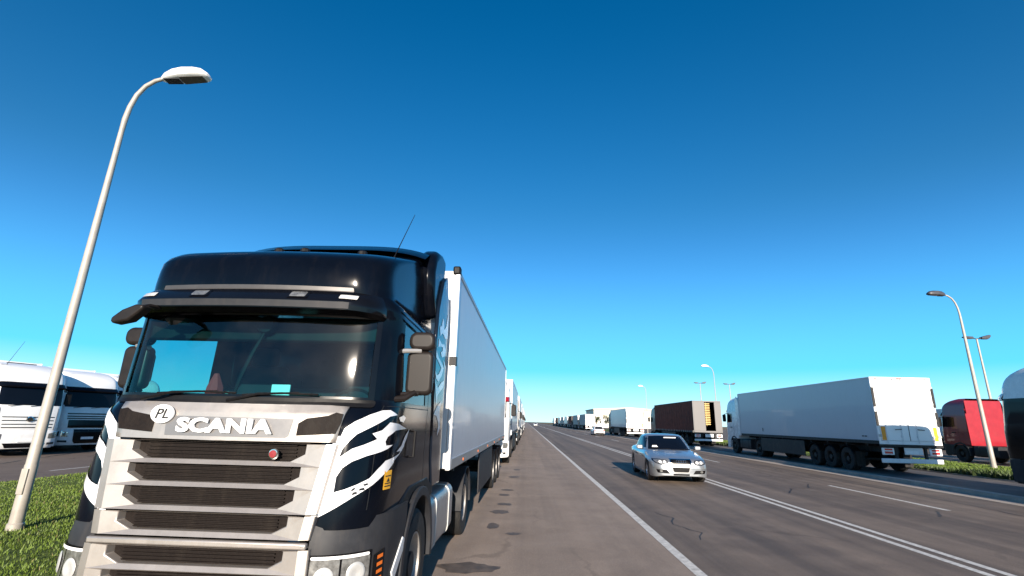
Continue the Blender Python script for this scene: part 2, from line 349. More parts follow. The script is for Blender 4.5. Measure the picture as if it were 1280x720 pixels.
# ------------------------------------------------------------------ ground, road and pavement
def ground_mat(name, c0, c1, scale=1.2, rough=.9, cracks=0, patch=None, streak=None, fine=60, bump=.25, oil=0):
    m = bpy.data.materials.new(name); m.use_nodes = True; n = m.node_tree; b = n.nodes['Principled BSDF']; L = n.links.new
    geo = n.nodes.new('ShaderNodeNewGeometry')
    def noise(sc, det=8, ro=.6, mapscale=None):
        x = n.nodes.new('ShaderNodeTexNoise'); x.inputs['Scale'].default_value = sc; x.inputs['Detail'].default_value = det; x.inputs['Roughness'].default_value = ro
        if mapscale:
            mp = n.nodes.new('ShaderNodeMapping'); mp.inputs['Scale'].default_value = mapscale; L(geo.outputs['Position'], mp.inputs[0]); L(mp.outputs[0], x.inputs['Vector'])
        else: L(geo.outputs['Position'], x.inputs['Vector'])
        return x.outputs[0]
    def ramp(src, p0, p1, v0=(0, 0, 0), v1=(1, 1, 1)):
        r = n.nodes.new('ShaderNodeValToRGB'); r.color_ramp.elements[0].position = p0; r.color_ramp.elements[1].position = p1
        r.color_ramp.elements[0].color = (*v0, 1); r.color_ramp.elements[1].color = (*v1, 1); L(src, r.inputs[0]); return r.outputs[0]
    def mix(f, a, bb, mode='MIX'):
        x = n.nodes.new('ShaderNodeMixRGB'); x.blend_type = mode
        for i, q in ((0, f), (1, a), (2, bb)):
            if isinstance(q, (int, float)): x.inputs[i].default_value = q
            elif isinstance(q, tuple): x.inputs[i].default_value = (*q, 1)
            else: L(q, x.inputs[i])
        return x.outputs[0]
    col = ramp(noise(scale), .32, .68, c0, c1)
    g = noise(fine, 3, .7); col = mix(.55, col, ramp(g, .3, .75, (.55, .55, .55), (1.25, 1.25, 1.25)), 'MULTIPLY')
    vo = n.nodes.new('ShaderNodeTexVoronoi'); vo.inputs['Scale'].default_value = 45; L(geo.outputs['Position'], vo.inputs['Vector'])
    col = mix(.35, col, ramp(vo.outputs[0], .0, .5, (1.7, 1.65, 1.55), (.85, .85, .85)), 'MULTIPLY')
    if streak: col = mix(streak, col, ramp(noise(1, 5, .55, (1.6, .03, 1)), .38, .62, (.62, .62, .64), (1.2, 1.17, 1.13)), 'MULTIPLY')
    if patch: col = mix(ramp(noise(.35, 3), .56, .60), col, mix(.8, col, patch, 'MULTIPLY'))
    if cracks:
        ds = n.nodes.new('ShaderNodeTexNoise'); ds.inputs['Scale'].default_value = .7; ds.inputs['Detail'].default_value = 5; L(geo.outputs['Position'], ds.inputs['Vector'])
        mp = n.nodes.new('ShaderNodeMapping'); mp.inputs['Scale'].default_value = (.26, .07, 0); L(geo.outputs['Position'], mp.inputs[0])
        ad = n.nodes.new('ShaderNodeMixRGB'); ad.blend_type = 'LINEAR_LIGHT'; ad.inputs[0].default_value = .16; L(mp.outputs[0], ad.inputs[1]); L(ds.outputs['Color'], ad.inputs[2])
        v2 = n.nodes.new('ShaderNodeTexVoronoi'); v2.feature = 'DISTANCE_TO_EDGE'; v2.inputs['Scale'].default_value = 1; L(ad.outputs[0], v2.inputs['Vector'])
        cr = ramp(v2.outputs[0], .004, .012, (1, 1, 1), (0, 0, 0)); msk = ramp(noise(.22, 3), .48, .60)
        f = n.nodes.new('ShaderNodeMath'); f.operation = 'MULTIPLY'; L(cr, f.inputs[0]); L(msk, f.inputs[1])
        f2 = n.nodes.new('ShaderNodeMath'); f2.operation = 'MULTIPLY'; L(f.outputs[0], f2.inputs[0]); f2.inputs[1].default_value = cracks
        col = mix(f2.outputs[0], col, (.018, .016, .016))
    if oil:
        col = mix(ramp(noise(.8, 9, .75, (1, .35, 1)), .52, .74, (0, 0, 0), (.55, .55, .55)), col, (.36, .29, .23))
        col = mix(ramp(noise(.55, 6, .7), .62, .72, (0, 0, 0), (oil, oil, oil)), col, (.03, .024, .021))
    L(col, b.inputs['Base Color']); b.inputs['Roughness'].default_value = rough; b.inputs['Specular IOR Level'].default_value = .3
    bp = n.nodes.new('ShaderNodeBump'); bp.inputs['Strength'].default_value = bump; bp.inputs['Distance'].default_value = .012; L(g, bp.inputs['Height']); L(bp.outputs[0], b.inputs['Normal'])
    return m
asphalt = ground_mat('asphalt', (.158, .124, .100), (.205, .162, .130), 1.5, .75, cracks=.35, streak=.8, patch=(.82, .82, .84))
shoulder_m = ground_mat('worn_shoulder', (.255, .202, .166), (.32, .258, .214), .9, .85, cracks=.3, streak=.35, patch=(.9, .9, .9), oil=.28)
lot_m = ground_mat('lot_asphalt', (.14, .105, .085), (.18, .138, .112), .7, .8, cracks=.8, streak=0)
pave_m = ground_mat('parking_asphalt', (.075, .070, .070), (.11, .10, .10), .8, .85, oil=.5)
kerb_m = ground_mat('kerb_concrete', (.36, .31, .27), (.46, .40, .35), 2, .9)
soil_m = ground_mat('turf', (.07, .10, .010), (.11, .145, .018), 1.8, .95, bump=.8)
field_m = ground_mat('dry_field', (.14, .10, .05), (.22, .17, .09), .05, .95)

def sheet(name, poly, z, mat, kind='structure', thick=0):
    m = MB()
    if thick: m.prism(poly, 'z', z - thick, z)
    else: m.add([(x, y, z) for x, y in poly], [tuple(range(len(poly)))])
    o = m.build(name, mat); tag(o, kind=kind); return o
def strip(name, x0, x1, y0, y1, z, mat, thick=0): return sheet(name, [(x0, y0), (x1, y0), (x1, y1), (x0, y1)], z, mat, thick=thick)
FAR = 2200
sheet('ground', [(-4000, -60), (4000, -60), (4000, 5000), (-4000, 5000)], -.06, field_m)
# carriageway, split lengthways so that the noise stays fine
strip('road', 2.25, 14.2, -40, FAR, 0, asphalt)
strip('road_shoulder', -4.4, 2.25, -40, FAR, 0, shoulder_m)
strip('parking_lot_left', -90, -13.6, -40, 400, 0, lot_m)
strip('verge_left', -13.6, -4.4, -40, 400, .012, soil_m)
strip('field_left', -13.6, -4.4, 400, FAR, .012, field_m)
strip('gutter', 13.5, 14.2, -40, FAR, .004, kerb_m)
strip('kerb', 14.2, 14.55, -40, FAR, .13, kerb_m, thick=.17)
strip('parking_bay_right', 14.55, 18.6, -40, FAR, .125, pave_m, thick=.15)
strip('kerb_far', 18.6, 18.8, -40, 420, .17, kerb_m, thick=.2)
strip('verge_right', 18.8, 26.3, -40, 420, .15, soil_m, thick=.2)
strip('parking_lot_right', 26.3, 120, -40, 420, .14, lot_m, thick=.19)

paint_m = pbr('road_paint', (.62, .60, .56), .7, 0, .35, 14, dirt=.75)
def line(name, x, w, y0, y1, z=.004):
    m = MB(); n = max(2, int((y1 - y0) / 2)); n = min(n, 200)
    ys = [y0 + (y1 - y0) * i / n for i in range(n + 1)]
    m.grid([[(x - w / 2 + .006 * math.sin(y * 1.7), y, z), (x + w / 2 + .006 * math.sin(y * 2.3), y, z)] for y in ys])
    o = m.build(name, paint_m); return tag(o, kind='structure')
line('edge_line', 2.33, .16, -20, 900)
line('centre_line', 6.43, .14, -20, 900); line('centre_line', 6.74, .14, -20, 900)
for k in range(-1, 28):
    line('lane_dash', 10.6, .14, 13.5 + 15 * k, 18.5 + 15 * k)
# seams and sealed cracks laid in the tarmac
tar = pbr('crack_sealant', (.02, .018, .018), .6, 0, .3, 9)
def crack(pts, w, name='tar_seam', z=.004):
    m = MB(); rows = []
    P = []
    for a, b in zip(pts, pts[1:]):
        n = max(2, int(math.dist(a, b) / .25))
        P += [(a[0] + (b[0] - a[0]) * i / n + random.uniform(-.05, .05), a[1] + (b[1] - a[1]) * i / n) for i in range(n)]
    for i, p in enumerate(P):
        q = P[min(i + 1, len(P) - 1)]; o_ = P[max(i - 1, 0)]; d = Vector((q[0] - o_[0], q[1] - o_[1])).normalized(); ww = w * random.uniform(.3, 1)
        rows.append([(p[0] - d.y * ww, p[1] + d.x * ww, z), (p[0] + d.y * ww, p[1] - d.x * ww, z)])
    m.grid(rows); tag(m.build(name, tar), kind='structure')
crack([(3.05, 9.3), (3.25, 9.9), (2.95, 10.6), (3.15, 11.3), (2.8, 12.2)], .022)
if 0: crack([(8.9, 10), (8.75, 14), (9.0, 19), (8.8, 26), (8.95, 36)], .035)
crack([(11.9, 12), (12.1, 17), (11.7, 23), (12.0, 30)], .035)
crack([(9.6, 12.5), (10.2, 13.4), (11.3, 13.6)], .03)
crack([(8.0, 16), (8.6, 17.2), (9.4, 17.6), (10.2, 19)], .025)
crack([(-17.5, 14.5), (-18.6, 17.5), (-20.2, 21.5), (-21.6, 25.2), (-23, 29)], .07)
line('lane_dash', -15.3, .10, 13, 14.6); line('lane_dash', -15.3, .10, 16.2, 17.8)
# oil spots on the shoulder where lorries drip
def stain(x, y, rx, ry):
    pts = []
    for k in range(20):
        a = 2 * math.pi * k / 20; r = random.uniform(.75, 1.1); pts.append((x + rx * r * math.cos(a), y + ry * r * math.sin(a)))
    sheet('oil_stain', pts, .004, oil_m)
oil_m = pbr('oil_stain', (.11, .085, .068), .6, 0, .5, 7)
for q in [(-.75, 7.2, .42, .28), (-.2, 9.3, .15, .12), (-.55, 11.4, .22, .25), (-.5, 12.4, .2, .2), (-.55, 13.9, .16, .22), (-.5, 14.9, .2, .2), (-.4, 18.3, .2, .3), (-.35, 21, .15, .3), (-.6, 9.9, .12, .3)]: stain(*q)

# ------------------------------------------------------------------ grass
def blades(name, n, region, h, w, zbase, mat, seed, clump=.35):
    r = np.random.default_rng(seed); x0, x1, y0, y1 = region
    t = r.random(n); y = y0 + (y1 - y0) * t ** 1.6; x = r.uniform(x0, x1, n)
    dens = np.sin(x * 2.1 + np.sin(y * 1.3)) + np.sin(y * 1.7 + x) + r.normal(0, 1, n); keep = dens > -1.6; x, y = x[keep], y[keep]; n = len(x)
    hh = h * (r.uniform(.4, 1.1, n)) * (1 + .35 * np.sin(x * 1.3 + y * .7)); a = r.uniform(0, 2 * np.pi, n); ww = w * r.uniform(.6, 1.3, n) * (1 + y / 25)
    lean = r.uniform(.1, .8, n) * hh; la = r.uniform(0, 2 * np.pi, n)
    dx, dy = np.cos(a) * ww, np.sin(a) * ww; lx, ly = np.cos(la) * lean, np.sin(la) * lean
    v = np.empty((n, 5, 3)); z = np.full(n, zbase)
    v[:, 0] = np.stack([x - dx, y - dy, z - .01], -1); v[:, 1] = np.stack([x + dx, y + dy, z - .01], -1)
    v[:, 2] = np.stack([x - dx * .7 + lx * .35, y - dy * .7 + ly * .35, z + hh * .55], -1); v[:, 3] = np.stack([x + dx * .7 + lx * .35, y + dy * .7 + ly * .35, z + hh * .55], -1)
    v[:, 4] = np.stack([x + lx, y + ly, z + hh], -1)
    me = bpy.data.meshes.new(name); me.vertices.add(n * 5); me.vertices.foreach_set('co', v.reshape(-1))
    b = np.arange(n)[:, None] * 5; q = (b + np.array([[0, 1, 3, 2]])); tr = (b + np.array([[2, 3, 4]]))
    loops = np.concatenate([np.concatenate([q, tr], 1).reshape(-1)]); me.loops.add(len(loops)); me.loops.foreach_set('vertex_index', loops.astype(np.int32))
    st = np.stack([np.arange(n) * 7, np.arange(n) * 7 + 4], -1).reshape(-1); me.polygons.add(2 * n); me.polygons.foreach_set('loop_start', st.astype(np.int32))
    me.update(calc_edges=True); me.validate(); me.materials.append(mat)
    o = bpy.data.objects.new(name, me); COL.objects.link(o); return o
grass_m = pbr('grass_blade', (.10, .155, .014), .6, 0, .5, 1.2)
grass_d = pbr('weed_leaf', (.040, .066, .014), .6, 0, .6, 1.5)
dry_m = pbr('dry_grass_blade', (.20, .17, .07), .8, 0, .4, 2)
g = blades('grass', 150000, (-13.9, -4.3, 4, 34), .042, .006, .012, grass_m, 3)
tag(g, 'short green grass of the verge left of the black lorry', 'grass', kind='stuff')
g = blades('dry_grass', 5000, (-13.9, -4.3, 4, 34), .05, .005, .012, dry_m, 4)
tag(g, 'dry straw-coloured stalks among the grass left of the black lorry', 'grass', kind='stuff')
g = blades('grass', 60000, (18.8, 26.4, 13, 75), .06, .009, .15, grass_m, 5)
tag(g, 'green grass verge between the parked lorries and the right-hand street lamps', 'grass', kind='stuff')
g = blades('weeds', 9000, (18.65, 19.5, 14, 70), .26, .03, .15, grass_d, 6)
tag(g, 'taller weeds growing along the far kerb of the right-hand bay', 'weeds', kind='stuff')

# ------------------------------------------------------------------ the black lorry in the foreground
def trailer(root, yc, w=2.55, L=13.6, zb=1.25, zt=4.0, side=None, front=None, kind='box', rear='white', fine=True, zoff=0):
    """box semi-trailer whose front wall is at local y=yc"""
    side = side or trailer_white; hw = w / 2; y1 = yc + L
    box = MB().box(-hw + .012, hw - .012, yc + .03, y1 - .03, zb + .12, zt - .05).build('cargo_box', side, root, bevel=.01)
    if kind == 'curtain':
        for s in (-1, 1):
            m = MB()
            ny, nz = 90, 14
            rows = []
            for j in range(nz + 1):
                z = zb + .1 + (zt - zb - .2) * j / nz
                rows.append([(s * (hw + .012 + .012 * math.sin(i * 1.15) * math.sin(math.pi * j / nz) + .008 * math.sin(j * 2 + i * .2)), yc + .15 + (L - .3) * i / ny, z) for i in range(ny + 1)])
            m.grid(rows).build('side_curtain', brown_curtain, root)
            st = MB()
            for k in range(24): st.box(s * (hw + .03) - .012, s * (hw + .03) + .012, yc + .3 + k * (L - .5) / 23 - .02, yc + .3 + k * (L - .5) / 23 + .02, zb - .02, zb + .16)
            st.build('curtain_strap', steel, root)
    # corner posts, roof rails, bottom rails
    for s in (-1, 1):
        MB().box(s * hw - .06, s * hw + .004, yc - .02, yc + .09, zb, zt).build('corner_post', clean_white if fine else side, root, bevel=.012) if s > 0 else MB().box(s * hw - .004, s * hw + .06, yc - .02, yc + .09, zb, zt).build('corner_post', clean_white if fine else side, root, bevel=.012)
        MB().box(min(s * hw, s * hw - s * .07), max(s * hw, s * hw - s * .07), yc + .09, y1 - .03, zt - .07, zt + .005).build('roof_rail', alu if fine else side, root, bevel=.008)
        MB().box(min(s * hw + s * .006, s * hw - s * .06), max(s * hw + s * .006, s * hw - s * .06), yc + .09, y1 - .03, zb, zb + .14).build('side_rail', alu if fine else chassis, root, bevel=.008)
    MB().box(-hw + .06, hw - .06, yc - .01, yc + .03, zb + .02, zt - .01).build('front_wall', clean_white if kind == 'box' else chassis, root, bevel=.01)
    # frame and running gear
    f = MB()
    for s in (-1, 1): f.box(s * .45 - .06, s * .45 + .06, yc + .5, y1 - .2, zb - .36, zb + .02)
    for k in range(9): f.box(-hw + .1, hw - .1, yc + 1 + k * 1.45, yc + 1.08 + k * 1.45, zb - .10, zb + .02)
    f.build('trailer_frame', chassis, root)
    r = .5
    for k in range(3):
        ya = y1 - 5.1 + k * 1.31 + .1
        MB().lathe([(.07, -1.05), (.07, 1.05)], (0, ya, r), n=10).build('axle', chassis, root)
        for s in (-1, 1):
            wheel(root, s * (hw - .22), ya, r, .36, s)
            arch(root, s * (hw - .20) - .19, s * (hw - .20) + .19, ya, r, .57, .585, 25, 155, dark_plastic, n=8)
    for s in (-1, 1):
        g = MB()
        ya, yb = yc + 3.2, y1 - 5.85
        a, b_ = sorted((s * (hw - .03), s * (hw - .06)))
        if fine:
            g.box(a, b_, ya + 1.0, yb, .42, zb - .04)
            g.build('side_guard', plastic, root, bevel=.01)
        else:
            g.box(a, b_, ya - .4, yb, .40, zb - .06)
            g.build('side_guard', chassis, root, bevel=.01)  # full black panel, its colour stands in for the deep shade below the trailer
        q = MB().box(s * .8 - .05, s * .8 + .05, yc + 2.3, yc + 2.42, .25, zb).box(s * .8 - .12, s * .8 + .12, yc + 2.22, yc + 2.5, .2, .25)
        q.build('landing_leg', chassis, root)
        MB().box(s * (hw - .24) - .19, s * (hw - .24) + .19, y1 - 1.75, y1 - 1.74, .22, .85).build('mud_flap', rubber, root)
    return y1

def trailer_rear(root, y, w, zb, zt, style='white'):
    """the doors and bumper, facing local +y"""
    hw = w / 2; fr = {'white': clean_white, 'open': MATS.get('grey_door', plastic)}.get(style, steel)
    m = MB().box(-hw, -hw + .09, y - .06, y, zb, zt).box(hw - .09, hw, y - .06, y, zb, zt).box(-hw + .09, hw - .09, y - .06, y, zt - .10, zt + .004).box(-hw + .09, hw - .09, y - .06, y, zb, zb + .14)
    m.build('rear_frame', fr, root, bevel=.008)
    if style != 'open':
        for s in (-1, 1):
            a, b_ = sorted((s * .012, s * (hw - .10)))
            d = MB().box(a, b_, y - .035, y + .012, zb + .15, zt - .11).build('rear_door', trailer_white if style == 'grey' else clean_white, root, bevel=.01)
            rods = MB()
            for xx in (.32, .95):
                rods.tube([(s * xx, y + .045, zb + .05), (s * xx, y + .045, zt - .05)], .014, 6)
                for zz in (zb + .3, (zb + zt) / 2, zt - .4): rods.box(s * xx - .035, s * xx + .035, y + .012, y + .05, zz, zz + .05)
            rods.build('lock_rod', trailer_white, d)
            MB().tube([(s * .32, y + .05, zb + .62), (s * .60, y + .07, zb + .60)], .016, 6).build('door_handle', chassis, d)
            for k in range(4):
                zz = zb + .35 + k * (zt - zb - .8) / 3
                a2, b2 = sorted((s * (hw - .13), s * (hw + .006))); MB().box(a2, b2, y + .002, y + .03, zz - .05, zz + .05).build('hinge', steel, d)
            a3, b3 = sorted((s * (hw - .07), s * (hw + .02)))
            MB().box(a3, b3, y + .006, y + .035, zt - 1.25, zt - .45).build('rubber_buffer', chassis, root); MB().box(a3, b3, y + .006, y + .035, zb + .75, zt - 1.45).build('rubber_buffer', chassis, root)
            a4, b4 = sorted((s * (hw - .30), s * (hw - .13)))
            MB().box(a4, b4, y + .013, y + .018, zb + .17, zb + .72).build('reflective_panel', orange_mark, d)
        MB().box(-.011, .011, y - .03, y + .008, zb + .15, zt - .11).build('door_gap', chassis, root)
        MB().box(-hw + .15, hw - .15, y + .004, y + .016, zt - .10, zt - .085).build('door_seal', maroon, root)
        for xx in (-hw + .25, -.02, .1, hw - .25): MB().box(xx - .05, xx + .05, y, y + .03, zt - .06, zt - .03).build('marker_lamp', red_lens, root)
    # bumper
    MB().box(-hw + .02, hw - .02, y - .10, y + .05, zb - .10, zb).build('rear_sill', chassis, root, bevel=.008)
    pl = MB().box(-.45, .30, y - .06, y - .03, zb - .40, zb - .12).build('lamp_board', trailer_white, root, bevel=.01)
    for s in (-1, 1):
        a, b_ = sorted((s * .72, s * (hw - .06)))
        l = MB().box(a, b_, y - .07, y - .02, zb - .42, zb - .14).build('tail_lamp', clean_white, root, bevel=.02)
        a, b_ = sorted((s * .80, s * (hw - .16))); MB().box(a, b_, y - .02, y - .012, zb - .37, zb - .28).build('lens', red_lens, l)
        MB().box(a, b_, y - .02, y - .012, zb - .24, zb - .17).build('lens', red_lens, l)
    MB().box(-.26, .26, y - .03, y - .022, zb - .37, zb - .25).build('number_plate', clean_white, pl)
    MB().box(-hw + .04, hw - .04, y - .14, y - .05, zb - .74, zb - .56).build('underrun_bar', trailer_white, root, bevel=.02)
    for s in (-1, 1): MB().box(s * .6 - .05, s * .6 + .05, y - .14, y - .06, zb - .6, zb).build('bumper_bracket', chassis, root)

def tractor_rear(root, hw=1.25, wb=3.75, oh=1.5, tank=True, fender=plastic, L=6.1):
    f = MB()
    for s in (-1, 1): f.box(s * .42 - .05, s * .42 + .05, .8, L, .62, .92)
    for y in (2.4, 3.6, 4.6, 5.7): f.box(-.4, .4, y, y + .1, .66, .88)
    f.build('chassis_frame', chassis, root, bevel=.005)
    MB().box(-.5, .5, oh + wb - .45, oh + wb + .45, .92, 1.12).lathe([(.001, .06), (.5, .05), (.5, 0)], (0, oh + wb, 1.12), 'z', 20).build('fifth_wheel', chassis, root, bevel=.01)
    for s in (-1, 1):
        wheel(root, s * (hw - .19), oh, .51, .34, s)
        wheel(root, s * (hw - .20), oh + wb, .51, .32, s, dual=True)
        arch(root, s * (hw - .30) - .29, s * (hw - .30) + .29, oh + wb, .51, .575, .60, -5, 185, fender)
        MB().lathe([(.06, -.8), (.06, .8)], (0, oh, .51), n=8).build('axle', chassis, root) if s > 0 else None
    for s in (-1, 1):
        if tank:
            a, b_ = sorted((s * .60, s * (hw - .04)))
            t = MB().prism(rect(a, b_, .36, 1.0, .12, 4), 'y', 2.35, 3.95)
            t.build('fuel_tank', alu if HOLES[0] else plastic, root, bevel=.012)
            for yy in (2.65, 3.6): MB().prism(rect(a - .01, b_ + .01, .35, 1.01, .12, 4), 'y', yy, yy + .05).build('tank_strap', steel if HOLES[0] else chassis, root)

def build_main():
    HOLES[0] = True
    S = MAIN
    root = thing('articulated_lorry', 'black lorry with silver grille, white flame decals and long grey trailer, nearest the camera', 'lorry', (-2.33, 3.80, 0), -.0103, 'lorries parked nose-out along the left shoulder')
    # --- cab skin with openings for windscreen and door windows
    WU, WZ0, WZ1 = .70, 2.04, 2.72; SU0, SU1, SZ0, SZ1 = .98, 1.60, 2.03, 2.74
    us = sorted(set([-2, -1.9, -1.75, -1.6, -1.5, -1.2, -1.1] + [-SU1, -SU0, -WU] + [round(-.98 + .04 * i, 3) for i in range(50)] + [WU, SU0, SU1, 1.1, 1.2, 1.5, 1.6, 1.75, 1.9, 2]))
    us = [u for i, u in enumerate(us) if i == 0 or u - us[i - 1] > .004 or abs(u) in (WU, SU0, SU1)]
    zs = sorted(set([1.10, 1.2, 1.3, 1.4, 1.5, 1.6, 1.7, 1.8, 1.9, 1.98, SZ0, WZ0, 2.1, 2.2, 2.35, 2.5, 2.6, SZ1, WZ1, 2.76]))
    def skip(i, j):
        u = (us[j] + us[j + 1]) / 2; z = (zs[i] + zs[i + 1]) / 2
        return (abs(u) < .50 and 1.0 < z < 1.7) or (abs(u) < WU and WZ0 < z < WZ1) or (SU0 < abs(u) < SU1 and SZ0 < z < SZ1)
    m = MB().grid([[S.P(u, z) for u in us] for z in zs], skip)
    m.box(-1.19, 1.19, 2.17, 2.2, 1.1, 2.9)           # rear wall
    cab = m.build('cab_body', black_paint, root, angle=50, recalc=False)
    zr = [2.74, 2.8, 2.86, 2.93, 3.0, 3.05, 3.12, 3.2, 3.26, 3.32, 3.4, 3.5, 3.6, 3.7, 3.78, 3.84, 3.88]
    ur = [-2 + .05 * i for i in range(81)]
    m = MB().grid([[S.P(u, z) for u in ur] for z in zr]); top = [S.P(u, 3.88) for u in ur]; m.add(top, [tuple(range(len(top)))])
    roof = m.build('roof', black_paint, root, angle=60)
    # roof-edge deflector at the back of the roof and side extenders
    pf = [(1.66, 3.60), (1.75, 3.80), (1.95, 3.93), (2.2, 3.98), (2.42, 3.96), (2.42, 3.1), (1.9, 3.05), (1.72, 3.3)]
    for s in (-1, 1):
        a, b_ = sorted((s * .96, s * 1.20)); MB().prism(pf, 'x', a, b_).build('roof_deflector', black_paint, root, bevel=.085, seg=5)
    rows = [[(x, y, z - .12 * (abs(x) / 1.15) ** 4) for x in [-1.12 + .112 * i for i in range(21)]] for y, z in ((1.5, 3.78), (1.7, 3.90), (1.9, 3.955), (2.2, 3.985), (2.42, 3.97), (2.43, 3.6))]
    MB().grid(rows).build('roof_deflector', black_paint, root)
    for s in (-1, 1):
        pe = [(2.02, 1.45), (2.16, 1.15), (2.62, 1.15), (2.60, 3.35), (2.40, 3.72), (2.16, 3.6), (1.95, 3.2), (1.90, 2.75)]
        a, b_ = sorted((s * 1.19, s * 1.236))
        e = MB().prism(pe, 'x', a, b_).build('side_extender', navy_side, root, bevel=.012)
        x = s * 1.240
        sw = [[(2.22, 3.10), (2.27, 2.98), (2.33, 3.02), (2.36, 3.12), (2.40, 3.10), (2.44, 3.0), (2.50, 3.06), (2.55, 3.22), (2.585, 3.26), (2.585, 2.93), (2.50, 2.90), (2.38, 2.94), (2.30, 2.88)],
              [(2.26, 2.84), (2.36, 2.80), (2.47, 2.82), (2.55, 2.76), (2.50, 2.67), (2.40, 2.64), (2.35, 2.69), (2.42, 2.73), (2.42, 2.77), (2.33, 2.76), (2.25, 2.73)],
              [(2.20, 2.68), (2.28, 2.62), (2.42, 2.57), (2.50, 2.52), (2.44, 2.42), (2.33, 2.33), (2.24, 2.36), (2.20, 2.44), (2.27, 2.40), (2.34, 2.43), (2.41, 2.51), (2.30, 2.56), (2.20, 2.60)],
              [(2.46, 2.62), (2.54, 2.60), (2.57, 2.50), (2.52, 2.55)],
              [(2.22, 2.32), (2.33, 2.26), (2.44, 2.34), (2.56, 2.38), (2.52, 2.28), (2.44, 2.24), (2.34, 2.18), (2.30, 2.05), (2.26, 2.18)],
              [(2.24, 1.95), (2.34, 2.05), (2.50, 2.12), (2.44, 1.98), (2.50, 1.80), (2.40, 1.70), (2.42, 1.85), (2.34, 1.93)]]
        mm = MB()
        for p in sw:
            v, f = fillpoly([(2.59 - (2.59 - a0) * 1.75, b0) for a0, b0 in p], .2); mm.add([(x, a2, b2) for a2, b2 in v], f)
        mm.build('swirl_decal', decal_white, e, recalc=False)
    # --- interior
    MB().box(-1.13, 1.13, .42, .95, 1.55, 1.98).box(-1.13, 1.13, .30, .5, 1.6, 1.93).build('dashboard', dark_plastic, root, bevel=.05)
    MB().box(-1.16, 1.16, .35, 2.15, 1.2, 1.3).box(-1.15, 1.15, 1.75, 2.15, 1.3, 2.2).build('bunk', cloth, root, bevel=.05)
    for s in (-1, 1):
        q = MB().box(s * .62 - .26, s * .62 + .26, 1.1, 1.62, 1.5, 1.68).box(s * .62 - .26, s * .62 + .26, 1.52, 1.70, 1.66, 2.42).box(s * .62 - .15, s * .62 + .15, 1.52, 1.66, 2.40, 2.62)
        q.build('seat', cloth, root, bevel=.06, seg=3)
    MB().tube([(.62 + .22 * math.cos(t * math.pi / 12), .98 + .10 * math.sin(t * math.pi / 12), 1.98 + .18 * math.sin(t * math.pi / 12)) for t in range(25)], .016, 6).build('steering_wheel', dark_plastic, root)
    MB().box(.18, .34, .30, .32, 2.03, 2.145).build('dash_card', paper, root, bevel=.006)
    MB().tube([(-.44, .50, 2.0), (-.43, .50, 2.12), (-.44, .5, 2.24)], [.075, .07, .02], 8).build('red_cap', red_cloth, root)
    MB().tube([(-.36, .58, 1.98), (-.36, .56, 2.09)], .02, 6).build('phone_holder', steel, root)
    MB().lathe([(.001, -.05), (.07, -.04), (.09, 0), (.06, .05), (.001, .055)], (.03, .36, 2.66), 'y', 14).build('cab_sensor', dark_plastic, root)
    MB().tube([(.03, .35, 2.62), (-.05, .33, 2.40), (-.11, .32, 2.2), (-.17, .34, 2.0)], [.012, .02, .018, .01], 6).build('dark_strand', dark_plastic, root)  # thin dark strand slanting down behind the windscreen
    MB().box(-1.12, 1.12, .40, .46, 2.52, 2.74).build('headliner_shelf', dark_plastic, root, bevel=.02)
    # --- glazing
    nz = [WZ0 + (WZ1 - WZ0) * i / 6 for i in range(7)]; nu = [-WU + 2 * WU * i / 36 for i in range(37)]
    ws = MB().grid([[S.P(u, z, -.006) for u in nu] for z in nz]).build('windscreen', glass, root, angle=80)
    for s in (-1, 1):
        pts = [[S.P(s * (SU0 + (SU1 - SU0) * i / 6), SZ0 + (SZ1 - SZ0) * j / 3, -.006) for i in range(7)] for j in range(4)]
        MB().grid(pts).build('side_window', glass, root, angle=80)
    # rubber surround of the windscreen
    fr = MB(); o1 = .012
    for a, b_, c_, d_ in ((-WU - .03, WU + .03, WZ0 - .03, WZ0 + .01), (-WU - .03, WU + .03, WZ1 - .01, WZ1 + .04), (-WU - .03, -WU + .01, WZ0, WZ1), (WU - .01, WU + .03, WZ0, WZ1)):
        skin_patch(S, [(a, c_), (b_, c_), (b_, d_), (a, d_)], .006, fr, .06)
    fr.build('window_seal', gloss_black, root, recalc=False)
    # wipers
    for x0, x1 in ((-.75, -.05), (-.05, .62)):
        yb = .02
        w = MB().tube([(x0, .085, 2.00), (x0 + .25, .075, 2.055), (x1 - .1, .10, 2.07)], [.014, .011, .008], 6)
        w.tube([(x0 + .12, .085, 2.045), ((x0 + x1) / 2 + .1, .085, 2.065), (x1 + .05, .115, 2.06)], .009, 6)
        w.build('wiper', dark_plastic, root)
    # scuttle under the windscreen
    skin_patch(S, rect(-.74, .74, 1.965, 2.03, .02), .012).build('scuttle_panel', dark_plastic, root, recalc=False)
    # --- silver front: hood panel
    hood = [(-.60, 1.955), (-.50, 1.965), (0, 1.97), (.50, 1.965), (.60, 1.955), (.585, 1.86), (.57, 1.70), (0, 1.695), (-.57, 1.70), (-.585, 1.86)]
    hp = skin_patch(S, hood, .030, maxe=.06).build('hood_panel', silver_paint, root, recalc=False)
    sol = hp.modifiers.new('thick', 'SOLIDIFY'); sol.thickness = .028; sol.offset = -1
    v_r = [(0.373, 1.744), (0.373, 1.833), (0.41, 1.872), (0.55, 1.905), (0.588, 1.90), (0.583, 1.841), (0.565, 1.763)]
    for s in (-1, 1):
        skin_patch(S, [(s * a, b_) for a, b_ in v_r][::s], .036, maxe=.05).build('corner_vent', mesh_dark, hp, recalc=False)
    # logo plate and lettering
    yl = lambda z: lerp_table(S.yf, z) - .030
    plate = [(-.47, 1.70), (-.45, 1.815), (.46, 1.815), (.50, 1.78), (.46, 1.725), (.43, 1.715), (-.44, 1.715)]
